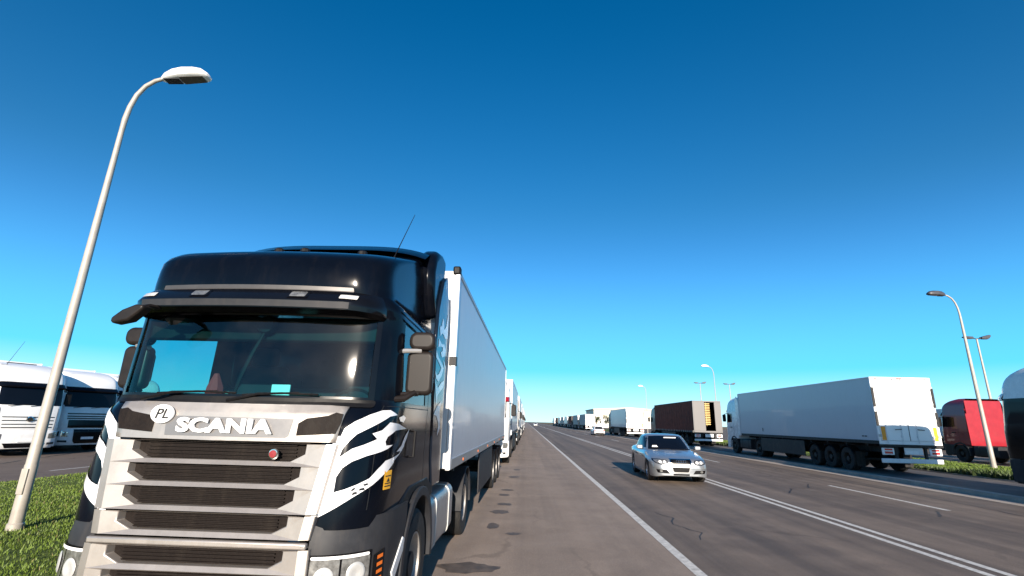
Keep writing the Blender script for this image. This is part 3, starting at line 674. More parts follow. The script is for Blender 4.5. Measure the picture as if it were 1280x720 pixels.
    pm = skin_patch(S, [(-.30, 1.725), (-.315, 1.87), (.345, 1.865), (.335, 1.74), (.32, 1.725)], .034, maxe=.05).build('badge_plate', pbr('plate_silver', (.20, .19, .185), .35, .4, .05, 8, coat=.3), hp, recalc=False)
    text_obj('SCANIA', 'lettering', clean_white, hp, .140, (.012, yl(1.80) - .022, 1.803), sx=1.50, bold=.0062, extr=.007, spacing=1.0)
    e = MB(); e.lathe([(.001, -.012), (.070, -.012), (.072, 0)], (0, 0, 0), 'y', 28)
    e.v = [(x * 1.3 - .505, y + yl(1.88) - .006, z + 1.885) for x, y, z in e.v]; ov = e.build('country_sticker', clean_white, hp)
    text_obj('PL', 'lettering', ink, ov, .105, (-.505, yl(1.88) - .022, 1.883), sx=1.05, bold=.0015, extr=.001, shear=.25)
    # --- grille: frame, five recessed slots
    gr = MB(); back = MB(); slat = MB()
    cells = [(1.690, 1.530, .675, .565), (1.530, 1.372, .66, .55), (1.372, 1.210, .645, .535)]
    def yg(z): return lerp_table(S.yf, z) - .040
    def side_x(z): return .80 + (z - 1.15) / .8 * .115
    def funnel(zt, zb, wt, wb_, zi_t, zi_b, dep=.085):
        o = [(-side_x(zt) + .05, yg(zt), zt), (side_x(zt) - .05, yg(zt), zt), (side_x(zb) - .05, yg(zb), zb), (-side_x(zb) + .05, yg(zb), zb)]
        # rim: bar face (proud), then slope into the slot
        zm = zi_t + (zi_b - zi_t) * .55
        i1 = [(-wt, yg(zi_t) + .012, zi_t), (wt, yg(zi_t) + .012, zi_t), (wt, yg(zm) + .012, zm), (wb_, yg(zi_b) + .022, zi_b), (-wb_, yg(zi_b) + .022, zi_b), (-wt, yg(zm) + .012, zm)]
        i2 = [(x * .985, y + dep, z) for x, y, z in i1]
        gr.add(o + i1 + i2, [(0, 1, 5, 4), (1, 6, 5), (1, 2, 7, 6), (2, 3, 8, 7), (3, 9, 8), (3, 0, 4, 9)] + [(4 + i, 4 + (i + 1) % 6, 10 + (i + 1) % 6, 10 + i) for i in range(6)])
        yb = yg(zi_b) + dep
        back.add([(-wt, yb, zi_t + .01), (wt, yb, zi_t + .01), (wt, yb, zi_b - .01), (-wt, yb, zi_b - .01)], [(0, 1, 2, 3)])
        for k in range(5):
            zz = zi_b + (zi_t - zi_b) * (k + .5) / 5; slat.box(-wb_ - .02, wb_ + .02, yb - .02, yb - .004, zz - .004, zz + .004)
        # outer cheeks
        for s in (-1, 1):
            q = [(s * (side_x(zt) - .05), yg(zt), zt), (s * (side_x(zt) + .02), yg(zt) + .02, zt), (s * (side_x(zb) + .02), yg(zb) + .02, zb), (s * (side_x(zb) - .05), yg(zb), zb)]
            q2 = [(x, y + .10, z) for x, y, z in q]
            gr.add(q + q2, [(0, 1, 2, 3), (1, 5, 6, 2)])
    # each cell: slot opening in the upper 62 %, bar below
    for zt, zb, wt, wb_ in cells: funnel(zt, zb, wt, wb_, zt - .004, zb + .030)
    g1 = gr.build('grille', silver_paint, root, bevel=.006, angle=20)
    back.build('grille_mesh', mesh_dark, g1); slat.build('grille_slat', mesh_dark, g1)
    gr = MB(); back = MB(); slat = MB()
    funnel(1.200, 1.045, .63, .52, 1.195, 1.078)
    g2 = gr.build('grille', silver_paint, root, bevel=.006, angle=20, label='lower strip of the silver grille')
    back.build('grille_mesh', mesh_dark, g2); slat.build('grille_slat', mesh_dark, g2)
    # bumper grille
    gr = MB(); back = MB(); slat = MB()
    yg0 = yg
    def yg(z): return lerp_table(S.yf, z) - .055
    def side_x(z): return .80
    m2 = MB().box(-.80, .80, yg(1.0), yg(1.0) + .05, .985, 1.03)
    funnel(.985, .83, .64, .54, .978, .862); funnel(.83, .68, .64, .55, .822, .725); funnel(.68, .50, .6, .5, .672, .56)
    gr.v += []; g3 = gr.build('bumper_grille', silver_paint, root, bevel=.006, angle=20)
    m2.build('grille_bar', silver_paint, g3, bevel=.012)
    back.build('grille_mesh', mesh_dark, g3); slat.build('grille_slat', mesh_dark, g3)
    MB().box(-.80, .80, -.07, .2, .28, .50).build('bumper_lip', plastic, root, bevel=.02)
    # griffin shield badge
    b = MB(); b.lathe([(.001, -.014), (.034, -.012), (.040, 0)], (.44, yg0(1.61) + .0, 1.615), 'y', 20); bd = b.build('shield_badge', chrome, g1)
    MB().lathe([(.001, -.018), (.026, -.017), (.028, -.010)], (.44, yg0(1.61), 1.615), 'y', 20).build('badge_centre', red_ink, bd)
    # --- corner bumpers, headlamps
    C = Shell(w=[(.3, 1.20), (.6, 1.25), (1.15, 1.25)], yf=[(.28, 0), (.45, -.06), (1.0, -.045), (1.18, .0)], r=[(.3, .45)], D=[(.3, .50)], c=[(.3, .04)], back=[(.3, .98)])
    for s in (-1, 1):
        uu = [s * (.598 + .0402 * i) for i in range(11)] + [s * (1 + .1 * i) for i in range(1, 11)]
        zz = [.30, .38, .46, .56, .66, .76, .86, .92, 1.0, 1.08, 1.14, 1.17]
        bmp = MB().grid([[C.P(u, z) for u in uu] for z in zz])
        bmp.grid([[C.P(u, 1.17) for u in uu], [C.P(u, 1.17, -.25) for u in uu]])
        bmp.grid([[C.P(s * .598, z) for z in zz], [C.P(s * .598, z, -.2) for z in zz]])
        bb = bmp.build('corner_bumper', plastic, root, angle=50)
        lo = [(s * .607, .62), (s * .83, .62), (s * .855, .66), (s * .855, .945), (s * .607, .945)]
        h = skin_patch(C, lo, .008, maxe=.05).build('headlight', gloss_black, root, recalc=False)
        for a0, a1 in ((.614, .722), (.73, .845)):
            skin_patch(C, [(s * a, b_) for a, b_ in rect(a0, a1, .64, .925, .02)], .014, maxe=.03).build('lens', lamp_glass, h, recalc=False)
        skin_patch(C, [(s * a, b_) for a, b_ in rect(.615, .84, .915, .936, .008)], .018, maxe=.04).build('daylight_strip', clean_white, h, recalc=False)
        for uc, zc, rr in ((.668, .80, .062), (.787, .81, .066)):
            p = Vector(C.P(s * uc, zc, .016)); q = Vector(C.P(s * uc, zc, 0)); d = (p - q).normalized()
            mm = MB(); mm.lathe([(.001, 0), (rr * .4, .002), (rr * .8, .009), (rr, .006), (rr * 1.12, 0)], (0, 0, 0), 'z', 20)
            mt = d.to_track_quat('Z', 'Y').to_matrix(); mm.v = [tuple(mt @ Vector(v) + p) for v in mm.v]; mm.build('reflector', steel, h)
        ind = skin_patch(C, [(s * .865, .64), (s * .93, .66), (s * .93, .93), (s * .865, .90)], .010, maxe=.05).build('turn_indicator', gloss_black, root, recalc=False)
        am = MB()
        for k in range(5): skin_patch(C, [(s * .885, .665 + k * .05), (s * .92, .672 + k * .05), (s * .92, .697 + k * .05), (s * .885, .69 + k * .05)], .014, am)
        am.build('amber_led', amber, ind, recalc=False)
        # step well, tread plate and white reflector step
        st = MB()
        a, b_ = sorted((s * .9, s * 1.20)); MB().box(a, b_, .55, .98, .42, .47).build('cab_step', dark_plastic, root, bevel=.01); MB().box(a, b_, .60, .98, .78, .82).build('cab_step', dark_plastic, root, bevel=.01)
        pp = [(.56, .70), (.86, .90), (.92, .88), (.92, .80), (.62, .60)]
        a, b_ = sorted((s * 1.235, s * 1.26)); MB().prism(pp, 'x', a, b_).build('tread_plate', white_paint, root, bevel=.008)
        # wheel arch: front fender
        arch(root, *sorted((s * .93, s * 1.265)), 1.52, .54, .60, .69, -8, 188, plastic)
        a, b_ = sorted((s * .6, s * 1.18)); MB().box(a, b_, .95, 2.15, 1.12, 1.2).build('inner_wing', chassis, root)
        # side skirt joining door and fender
        sk = [(.62, 1.12), (.62, .95), (.86, .95), (1.02, 1.10), (1.25, 1.20), (1.8, 1.20), (2.1, 1.06), (2.22, 1.06), (2.22, 1.15), (1.9, 1.28), (1.1, 1.28)]
        a, b_ = sorted((s * 1.16, s * 1.228)); MB().prism(sk, 'x', a, b_).build('door_skirt', dark_plastic, root, bevel=.012)
    # --- flame decals on both corners
    fl = [(0.575, 1.68), (0.60, 1.805), (0.655, 1.861), (0.735, 1.912), (0.806, 1.95), (0.868, 1.956), (0.962, 1.92), (0.884, 1.905), (0.824, 1.865), (0.74, 1.809), (0.678, 1.766), (0.638, 1.712), (0.608, 1.653), (0.598, 1.595), (0.663, 1.659), (0.73, 1.689), (0.807, 1.73), (0.77, 1.772), (0.833, 1.797), (0.892, 1.86), (1.015, 1.847), (1.173, 1.804), (0.969, 1.795), (0.886, 1.746), (0.87, 1.71), (0.881, 1.678), (0.947, 1.681), (0.899, 1.653), (0.842, 1.632), (0.754, 1.606), (0.675, 1.567), (0.626, 1.522), (0.593, 1.437), (0.582, 1.344), (0.656, 1.372), (0.718, 1.402), (0.789, 1.442), (0.835, 1.502), (0.891, 1.562), (0.967, 1.579), (1.078, 1.6), (1.167, 1.693), (1.16, 1.652), (1.079, 1.593), (1.0, 1.557), (0.934, 1.491), (0.885, 1.455), (0.816, 1.394), (0.707, 1.315), (0.548, 1.183), (0.515, 1.177)]
    for s in (-1, 1):
        skin_patch(S, [(s * a, b_) for a, b_ in fl][::s], .007, maxe=.04).build('flame_decal', decal_white, root, recalc=False)
        skin_patch(S, [(s * a, b_) for a, b_ in [(.52, 1.30), (.60, 1.30), (.60, 1.75), (.56, 1.75)]][::s], .005, maxe=.05).build('corner_panel', decal_white, root, recalc=False)
        tr_ = MB()
        for pl_ in ([(1.02, 1.62), (1.10, 1.66), (1.16, 1.74), (1.24, 1.80), (1.20, 1.72), (1.12, 1.62)],
                    [(.90, 1.46), (.94, 1.50), (.99, 1.54), (.95, 1.56), (.91, 1.53)], [(1.0, 1.90), (1.08, 1.92), (1.14, 1.90), (1.10, 1.86), (1.03, 1.87)]):
            skin_patch(S, [(s * a, b_) for a, b_ in pl_][::s], .0075, tr_, .05)
        tr_.build('flame_decal', decal_white, root, recalc=False)
    sp = MB()
    for pl_ in ([(.70, 1.33), (.73, 1.34), (.725, 1.355), (.705, 1.35)], [(.735, 1.36), (.77, 1.362), (.765, 1.38), (.74, 1.375)], [(.69, 1.355), (.71, 1.365), (.72, 1.385), (.70, 1.378)], [(.765, 1.39), (.79, 1.40), (.78, 1.41), (.755, 1.402)]): skin_patch(S, pl_, .009, sp)
    sp.build('paint_chip', ink, root, recalc=False)
    stk = skin_patch(S, rect(.895, .975, 1.345, 1.485, .004), .008).build('warning_sticker', yellow_mark, root, recalc=False)
    mm = MB()
    for z in (1.365, 1.385, 1.44): skin_patch(S, [(.905, z), (.965, z), (.965, z + .008), (.905, z + .008)], .010, mm)
    skin_patch(S, [(.92, 1.40), (.955, 1.40), (.9375, 1.432)], .010, mm); mm.build('print', ink, stk, recalc=False)
    # door seams, handle
    for s in (-1, 1):
        sm = MB()
        for u in (.80, 1.70): skin_patch(S, [(s * u, 1.22), (s * (u + .006), 1.22), (s * (u + .006), 2.0 if u < 1 else 2.70), (s * u, 2.0 if u < 1 else 2.70)][::s], .003, sm, .08)
        skin_patch(S, [(s * .80, 1.985), (s * 1.7, 1.985), (s * 1.7, 1.993), (s * .80, 1.993)][::s], .003, sm, .08)
        sm.build('door_seam', ink, root, recalc=False)
        for z0 in (2.70, 2.765): skin_patch(S, [(s * .95, z0 + .05), (s * 1.9, z0), (s * 1.9, z0 + .02), (s * .95, z0 + .075)][::s], .012, maxe=.08).build('drip_rail', black_paint, root, recalc=False)
        a = MB(); p0 = Vector(S.P(s * 1.30, 1.55, .004)); p1 = Vector(S.P(s * 1.30, 1.78, .004)); o = Vector((s * .04, 0, 0))
        a.tube([p0, p0 + o, p1 + o, p1], .013, 6); a.build('door_handle', dark_plastic, root)
        
        for z in (2.30, 2.37):
            skin_patch(S, [(s * 1.80, z), (s * 1.90, z), (s * 1.90, z + .035), (s * 1.80, z + .035)][::s], .006).build('side_marker', clean_white, root, recalc=False)
    # --- sun visor with lamps
    V = Shell(w=[(2.6, 1.09), (2.9, 1.10)], yf=[(2.70, .02), (2.735, -.05), (2.80, -.055), (2.86, .0), (2.93, .10)], r=[(2.7, .30)], D=[(2.7, .40)], c=[(2.7, .09)], back=[(2.7, .9)])
    uu = [-1.1 + .05 * i for i in range(45)]
    vis = MB().grid([[V.P(u, z) for u in uu] for z in (2.70, 2.735)] + [[V.P(u, 2.70, -.16) for u in uu]][:0])
    vis.grid([[V.P(u, 2.70, -.15) for u in uu], [V.P(u, 2.70) for u in uu], [V.P(u, 2.735) for u in uu], [V.P(u, 2.77) for u in uu], [V.P(u, 2.80) for u in uu], [V.P(u, 2.86) for u in uu], [V.P(u, 2.91) for u in uu], [V.P(u, 2.92, -.08) for u in uu]])
    vb = vis.build('sun_visor', gloss_black, root, angle=40)
    band = MB().grid([[V.P(-.66 + .033 * k, z, .008) for k in range(41)] for z in (2.742, 2.77, 2.795)]).build('visor_trim', plastic, vb)
    for u0 in (-.285, .335):
        fr = skin_patch(V, rect(u0 - .062, u0 + .062, 2.818, 2.888, .01), .006).build('spot_lamp', gloss_black, vb, recalc=False)
        skin_patch(V, rect(u0 - .048, u0 + .048, 2.826, 2.880, .01), .010).build('lens', lamp_glass, fr, recalc=False)
    for s in (-1, 1):
        a = sorted((s * .585, s * .70)); fr = skin_patch(V, rect(a[0], a[1], 2.825, 2.865, .006), .006).build('marker_lamp', pbr('marker_lens', (.72, .70, .64), .2, .2, .2, 60, coat=1), vb, recalc=False)
    gb = skin_patch(S, rect(-.60, .60, 2.925, 2.962, .008), .012).build('roof_lip_sheen', pbr('lip_sheen_grey', (.07, .065, .063), .35, .3, .1, 6), roof, recalc=False)  # grey strip painted in for the reflection along the roof lip
    for x in (-.25, .02, .62): MB().lathe([(.05, 0), (.05, .03), (.03, .045), (.001, .05)], (x, .86, 3.515 - x * x * .06), 'z', 10).build('roof_vent', dark_plastic, roof)
    MB().tube([(.80, 1.30, 3.58), (.82, 1.32, 3.66), (.93, 1.6, 4.27)], [.014, .006, .003], 6).build('aerial', dark_plastic, roof)
    # --- mirrors
    for s in (-1, 1):
        mb = MB(); mb.prism(rect(-.125, .125, -.20, .195, .06, 5), 'y', -.07, .06)
        mb.v = [(x * (1 - .12 * (y > 0)) + s * 1.345, y + .70, z + 2.30) for x, y, z in mb.v]
        a = mb.build('mirror', mirror_plastic, root, bevel=.035, seg=4); MB().prism(rect(-.10, .10, -.15, .15, .05, 4), 'y', .062, .066).build('mirror_glass', chrome, a); 
        g_ = kids(a)[0]; g_.data.transform(Matrix.Translation((s * 1.345, .70, 2.30)))
        mb = MB(); mb.prism(rect(-.12, .12, -.085, .085, .07, 5), 'y', -.07, .06)
        mb.v = [(x + s * 1.355, y + .68, z + 2.585) for x, y, z in mb.v]; mb.build('wide_mirror', mirror_plastic, root, bevel=.035, seg=4)
        for z in (2.485, 2.10): MB().tube([(s * 1.13, .52, z - .02), (s * 1.22, .58, z), (s * 1.35, .64, z + .01)], [.02, .022, .02], 8).build('mirror_arm', mirror_plastic if z < 2.2 else alu, root)
        cc = MB().tube([(s * 1.16, .46, 2.05), (s * 1.25, .52, 2.06), (s * 1.33, .60, 2.12)], [.028, .03, .022], 8); cc.build('mirror_foot', mirror_plastic, root)
    # kerb mirror hanging ahead of the windscreen top on the passenger side
    k = MB(); k.prism([(-.13, -.05), (-.11, -.075), (.02, -.045), (.13, .06), (.13, .095), (.06, .10), (-.05, .05), (-.13, -.02)], 'y', -.05, .05)
    k.v = [(x * .92 - .80, y - .14, z * .9 + 2.62) for x, y, z in k.v]; k.build('kerb_mirror', mirror_plastic, root, bevel=.02, seg=3)
    MB().tube([(-.72, .05, 2.73), (-.72, -.08, 2.72), (-.72, -.13, 2.70)], .018, 6).build('mirror_arm', mirror_plastic, root)
    k = MB(); k.lathe([(.001, -.05), (.12, -.045), (.155, 0), (.12, .05), (.001, .055)], (0, 0, 0), 'z', 20); k.v = [(x * 1.0 - .70, y * .8 + .32, z * 1.2 + 2.68) for x, y, z in k.v]; k.build('sun_blind', dark_plastic, root)
    tractor_rear(root, 1.25, 3.85, 1.52)
    # --- trailer
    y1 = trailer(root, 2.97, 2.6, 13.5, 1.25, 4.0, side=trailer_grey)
    trailer_rear(root, y1, 2.6, 1.25, 4.0)
    MB().box(1.20, 1.31, 2.93, 3.07, 3.93, 4.06).build('corner_cap', dark_plastic, root, bevel=.025); MB().box(-1.31, -1.20, 2.93, 3.07, 3.93, 4.06).build('corner_cap', dark_plastic, root, bevel=.025)
    MB().box(1.215, 1.312, 2.938, 3.06, 2.62, 2.74).build('post_clamp', plastic, root)
    rf = MB().box(-.8, .8, 2.62, 2.96, 2.5, 3.7).build('refrigeration_unit', clean_white, root, bevel=.04)
    hose = MB()
    for k in range(3): hose.tube([(-.3 + .15 * k, 2.25, 1.5), (-.35 + .15 * k, 2.5, 1.15), (-.3 + .15 * k, 2.8, 1.1), (-.25 + .1 * k, 2.95, 1.5)], .02, 6)
    hose.build('air_hose', [dark_plastic, amber, dark_plastic][0], root)
    # small fittings along the bottom rail
    mk = MB()
    for k in range(6): mk.box(1.304, 1.316, 4.2 + k * 2.2, 4.3 + k * 2.2, 1.29, 1.33)
    mk.build('side_marker', amber, root)
    HOLES[0] = False
    return root
main = build_main()

# ------------------------------------------------------------------ street lamps
def street_lamp(name, label, loc, rz, scale=1, double=False, group=None, dark=False, thick=False, r0=.115):
    root = thing(name, label, 'street lamp', loc, rz, group); root.scale = (1, 1, scale) if not double else (1, 1, 1)
    pm = pole_m
    if not double:
        MB().lathe([(.001, 0), (r0 + .02, 0), (r0 + .02, .10), (r0 + .004, .12), (r0 + .001, .5)], (0, 0, 0), 'z', 16).build('base_collar', pm, root)
        pts = [(0, 0, 0), (0, 0, 1), (0, 0, 1.02), (0, 0, 3), (0, 0, 5.2), (0, 0, 7.3)]; rr = [r0, r0 * .97, r0 * .9, r0 * .8, r0 * .68, r0 * .5]
        pole = MB().tube(pts, rr, 16).build('pole', pm, root)
        MB().box(-.055, .055, -r0 - .008, -r0 + .03, .55, .95).build('service_door', pm, root, bevel=.01)
        arm = [(0, 0, 7.3), (.005, 0, 7.6), (.04, 0, 7.9), (.12, 0, 8.18), (.26, 0, 8.40), (.44, 0, 8.53), (.66, 0, 8.60)]
        MB().tube(arm, [r0 * .5, .052, .048, .045, .042, .04, .038], 12).build('arm', pm, root)
        h = MB(); rows = []
        for x, w, zt, zb in ((.58, .05, 8.64, 8.54), (.64, .09, 8.70, 8.53), (.80, .13, 8.77, 8.535), (1.0, .155, 8.80, 8.55), (1.25, .16, 8.80, 8.565), (1.42, .15, 8.77, 8.575), (1.53, .12, 8.70, 8.59), (1.57, .07, 8.64, 8.60)):
            zm = (zt + zb) / 2
            rows.append([(x, -w, zb + .03), (x, -w, zm), (x, -w * .75, zt - .02), (x, -w * .3, zt), (x, w * .3, zt), (x, w * .75, zt - .02), (x, w, zm), (x, w, zb + .03), (x, w * .7, zb), (x, -w * .7, zb), (x, -w, zb + .03)])
        h.grid(rows); h.f.append(tuple(range(10))); b = len(h.v) - 11; h.f.append(tuple(b + i for i in range(10)))
        hd = h.build('lamp_head', head_dark if dark else clean_white, root, angle=50)
        MB().add([(1.0, -.115, 8.535), (1.47, -.10, 8.566), (1.47, .10, 8.566), (1.0, .115, 8.535), (1.0, -.1, 8.56), (1.47, -.09, 8.585), (1.47, .09, 8.585), (1.0, .1, 8.56)], [(0, 1, 2, 3), (0, 1, 5, 4), (1, 2, 6, 5), (2, 3, 7, 6), (3, 0, 4, 7)]).build('lens', lens_dark, hd)
        MB().box(.66, .98, -.09, .09, 8.515, 8.53).build('gear_cover', plastic, hd, bevel=.01)
        MB().lathe([(.001, 0), (.012, .002), (.014, .012)], (1.1, -.163, 8.68), 'y', 8).build('latch', ink, hd)
    else:
        H = 9.0
        MB().tube([(0, 0, 0), (0, 0, 4.3), (0, 0, 4.35), (0, 0, H)], [.20, .16, .085, .06], 14).build('pole', pm, root)
        MB().box(-.09, .09, -.2, -.13, 2.6, 2.9).build('service_door', dark_plastic, root)
        for s in (-1, 1):
            MB().tube([(0, 0, H), (s * .25, 0, H + .05), (s * .4, 0, H + .12)], .04, 8).build('arm', head_dark, root)
            hh = MB().prism([(s * .30, H + .0), (s * .36, H + .17), (s * .95, H + (.34 if s > 0 else .20)), (s * 1.05, H + (.26 if s > 0 else .12)), (s * .9, H + .05)][::s], 'y', -.16, .16).build('lamp_head', head_dark, root, bevel=.02)
            MB().box(*sorted((s * .45, s * .85)), -.12, .12, H - .01, H + .02).build('lens', lens_dark, hh)
    return root
pole_m = pbr('lamp_pole', (.36, .33, .29), .5, .1, .14, 5, bump=.04, dirt=.3)
head_dark = pbr('lamp_head_dark', (.05, .05, .06), .4)
lens_dark = pbr('lamp_lens', (.10, .09, .085), .2, 0, .2, 20)
street_lamp('street_lamp', 'tall street lamp with white head, on the grass left of the black lorry', (-8.24, 8.37, 0), 0, 1.0, r0=.092)
RL = 'curved-arm street lamps behind the right-hand row of lorries'
street_lamp('street_lamp', 'curved street lamp on the right verge, nearest one beside the red tractor', (24.4, 27.6, .15), math.pi, 1.085, group=RL, dark=True)  # shade on this lamp head is put into its dark colour
for (x, y), l in zip([(24.4, 65), (24.3, 102)], ['curved white street lamp rising behind the brown curtain lorry', 'thin curved street lamp rising behind the white trailer past the brown lorry', 'faint curved street lamp above the far white car', 'tiny distant curved street lamp above the far grey trailer']):
    street_lamp('street_lamp', l, (x, y, .15), math.pi, 1.085, group=RL, r0=.075)
RT = 'twin-headed lamps of the right-hand lorry park'
for (x, y), l in zip([(35.9, 39.6), (30.5, 88), (36.0, 89)], ['twin-headed lamp on a thick white mast behind the nearest right-hand street lamp', 'twin-headed lamp rising above the brown curtain lorry', 'twin-headed lamp above the gap between brown lorry and white lorry']):
    street_lamp('twin_street_lamp', l, (x, y, .14), 0, double=True, group=RT)

# ------------------------------------------------------------------ generic lorries
GEN = Shell(w=[(.9, 1.22), (2.0, 1.25), (2.8, 1.23), (3.1, 1.2), (3.5, 1.16), (3.7, 1.08), (3.82, .95)],
            yf=[(.9, .0), (1.2, -.01), (1.9, .05), (2.05, .09), (2.8, .20), (3.0, .21), (3.2, .26), (3.4, .38), (3.6, .66), (3.75, 1.1), (3.82, 1.5)],
            r=[(.9, .30), (2.7, .28), (3.1, .30), (3.8, .3)], D=[(.9, .38), (3.1, .32), (3.8, .2)], c=[(.9, .06), (3.9, .09)], back=[(.9, 2.25), (3.9, 2.25)])
def lorry(name, label, group, loc, rz, paint, style='slats', kind='box', side=None, door='white', with_trailer=True, roof_paint=None, visor=None, cat='lorry', fine=False):
    S = GEN; root = thing(name, label, cat, loc, rz, group)
    U = [-2 + .1 * i for i in range(11)] + [-.95, -.9, -.85, -.8, -.75, -.7, -.65, -.6, -.4, -.2, 0, .2, .4, .6, .65, .7, .75, .8, .85, .9, .95] + [1 + .1 * i for i in range(11)]
    U = sorted(set(round(u, 3) for u in U))
    m = MB().grid([[S.P(u, z) for u in U] for z in (1.0, 1.2, 1.5, 1.8, 1.95, 2.05, 2.3, 2.6, 2.84)]); m.box(-1.2, 1.2, 2.2, 2.25, 1.0, 2.9)
    cab = m.build('cab_body', paint, root, angle=50, recalc=False)
    zr = [2.82, 2.95, 3.05, 3.15, 3.25, 3.35, 3.45, 3.55, 3.65, 3.72, 3.78, 3.82]
    m = MB().grid([[S.P(u, z) for u in U] for z in zr]); t = [S.P(u, 3.82) for u in U]; m.add(t, [tuple(range(len(t)))])
    m.box(-1.1, 1.1, 2.18, 2.24, 2.8, 3.7)
    roof = m.build('roof', roof_paint or paint, root, angle=60)
    if with_trailer:
        for s in (-1, 1):
            a, b_ = sorted((s * 1.20, s * 1.235)); MB().prism([(2.1, 1.2), (2.6, 1.2), (2.58, 3.5), (2.3, 3.85), (2.05, 3.6)], 'x', a, b_).build('side_extender', roof_paint or paint, root, bevel=.01)
    ws = skin_patch(S, rect(-.72, .72, 2.06, 2.80, .03), .008, maxe=.10).build('windscreen', dark_glass, root, angle=80, recalc=False)
    for s in (-1, 1):
        skin_patch(S, [(s * a, b_) for a, b_ in [(.93, 2.06), (1.48, 2.10), (1.48, 2.68), (1.0, 2.74), (.93, 2.66)]], .008, maxe=.12).build('side_window', dark_glass, root, recalc=False)
        sm = MB()
        for u in (.86, 1.60): skin_patch(S, [(s * u, 1.05), (s * (u + .01), 1.05), (s * (u + .01), 2.0), (s * u, 2.0)], .004, sm, .15)
        sm.build('door_seam', ink, root, recalc=False)
        a = MB(); p0 = Vector(S.P(s * 1.42, 1.75, .03)); a.box(p0.x - .02, p0.x + .02, p0.y - .12, p0.y + .12, 1.72, 1.77); a.build('door_handle', dark_plastic, root)
        mb = MB(); mb.prism(rect(-.11, .11, -.26, .26, .06, 4), 'y', -.07, .06); mb.v = [(x + s * 1.42, y + .45, z + 2.38) for x, y, z in mb.v]
        mi = mb.build('mirror', dark_plastic, root, bevel=.03, seg=3)
        MB().tube([(s * 1.15, .5, 2.72), (s * 1.42, .45, 2.66)], .025, 6).build('mirror_arm', dark_plastic, root)
        # skirt and steps below the door
        a, b_ = sorted((s * .95, s * 1.235)); MB().prism([(.25, .36), (.95, .36), (.98, .6), (1.0, 1.02), (.25, 1.02)], 'x', a, b_).build('step_panel', paint if style != 'dark' else plastic, root, bevel=.02)
        arch(root, *sorted((s * .95, s * 1.255)), 1.45, .5, .58, .66, -10, 190, plastic)
    # visor
    V = Shell(w=[(2.7, 1.22), (3.0, 1.22)], yf=[(2.78, .06), (2.84, .03), (2.94, .12), (3.0, .22)], r=[(2.7, .3)], D=[(2.7, .36)], c=[(2.7, .08)], back=[(2.7, .9)])
    vu = [-.98 + .07 * i for i in range(29)]
    MB().grid([[V.P(u, z) for u in vu] for z in (2.78, 2.84, 2.94, 3.0)] ).build('sun_visor', visor or dark_glass, root)
    # bumper
    B = Shell(w=[(.3, 1.2), (.6, 1.24), (1.05, 1.24)], yf=[(.3, .03), (.45, -.05), (.95, -.04), (1.06, .0)], r=[(.3, .38)], D=[(.3, .42)], c=[(.3, .06)], back=[(.3, .9)])
    bu = [-1.4 + .07 * i for i in range(41)]
    m = MB().grid([[B.P(u, z) for u in bu] for z in (.32, .42, .55, .7, .85, .98, 1.04)]); m.grid([[B.P(u, 1.04) for u in bu], [B.P(u, 1.04, -.15) for u in bu]])
    bp = m.build('bumper', paint if style != 'dark' else plastic, root, angle=50)
    skin_patch(B, [(-.42, .36), (.42, .36), (.50, .54), (-.50, .54)] if style == 'slats' else [(-.40, .5), (-.34, .40), (.34, .40), (.40, .5), (.42, 1.03), (-.42, 1.03)], .012, maxe=.12).build('air_intake', gloss_black, bp, recalc=False)
    for s in (-1, 1):
        hl = [(.55, .70), (.80, .72), (.86, .80), (.86, .93), (.72, .96), (.55, .90)]
        skin_patch(B, [(s * a, b_) for a, b_ in hl], .012, maxe=.08).build('headlight', lamp_glass if style == 'slats' else chrome, bp, recalc=False)
        skin_patch(B, [(s * a, b_) for a, b_ in [(.56, .45), (.78, .47), (.78, .55), (.56, .54)]], .012, maxe=.08).build('fog_lamp', plastic, bp, recalc=False)
    g = MB()
    if style == 'slats':
        for z in (1.14, 1.27, 1.42, 1.56): skin_patch(S, rect(-.55 - (z - 1.1) * .04, .55 + (z - 1.1) * .04, z, z + .035, .012), .010, g, .10)
        gg = g.build('grille', gloss_black, root, recalc=False)
        for s in (-1, 1): skin_patch(S, [(s * .60, 1.05), (s * .615, 1.05), (s * .64, 1.95), (s * .625, 1.95)], .005).build('grille_seam', ink, root, recalc=False)
        e = MB(); e.lathe([(.001, -.03), (.10, -.02), (.115, 0)], (0, -.01, 1.50), 'y', 20); e.build('emblem', chassis, gg)
        MB().lathe([(.085, -.036), (.11, -.032), (.112, -.02)], (0, -.01, 1.50), 'y', 20).build('emblem_ring', chrome, gg)
    else:
        skin_patch(S, rect(-.56, .56, 1.10, 1.46, .03), .010, g, .10); gg = g.build('grille', gloss_black, root, recalc=False)
        g = MB()
        for z in (1.50, 1.60, 1.72): skin_patch(S, rect(-.60, .60, z, z + .06, .015), .012, g, .10)
        g.build('upper_grille', gloss_black, root, recalc=False)
        g = MB()
        for z in (1.52, 1.62, 1.74): skin_patch(S, rect(-.58, .58, z + .02, z + .03, .004), .016, g, .10)
        g.build('grille_slat', steel, gg, recalc=False)
    for x0, x1 in ((-.8, -.1), (-.05, .65)): MB().tube([(x0, .06, 2.02), (x1, .10, 2.10)], .012, 5).build('wiper', dark_plastic, root)
    MB().box(-.26, .26, -.075, -.06, .58, .69).build('number_plate', clean_white, bp)
    tractor_rear(root, 1.25, 3.7, 1.45, L=5.9)
    if with_trailer:
        y1 = trailer(root, 2.75, 2.55, 13.6, 1.22, 4.0, side=side, kind=kind, fine=False)
        trailer_rear(root, y1, 2.55, 1.22, 4.0, door)
    return root

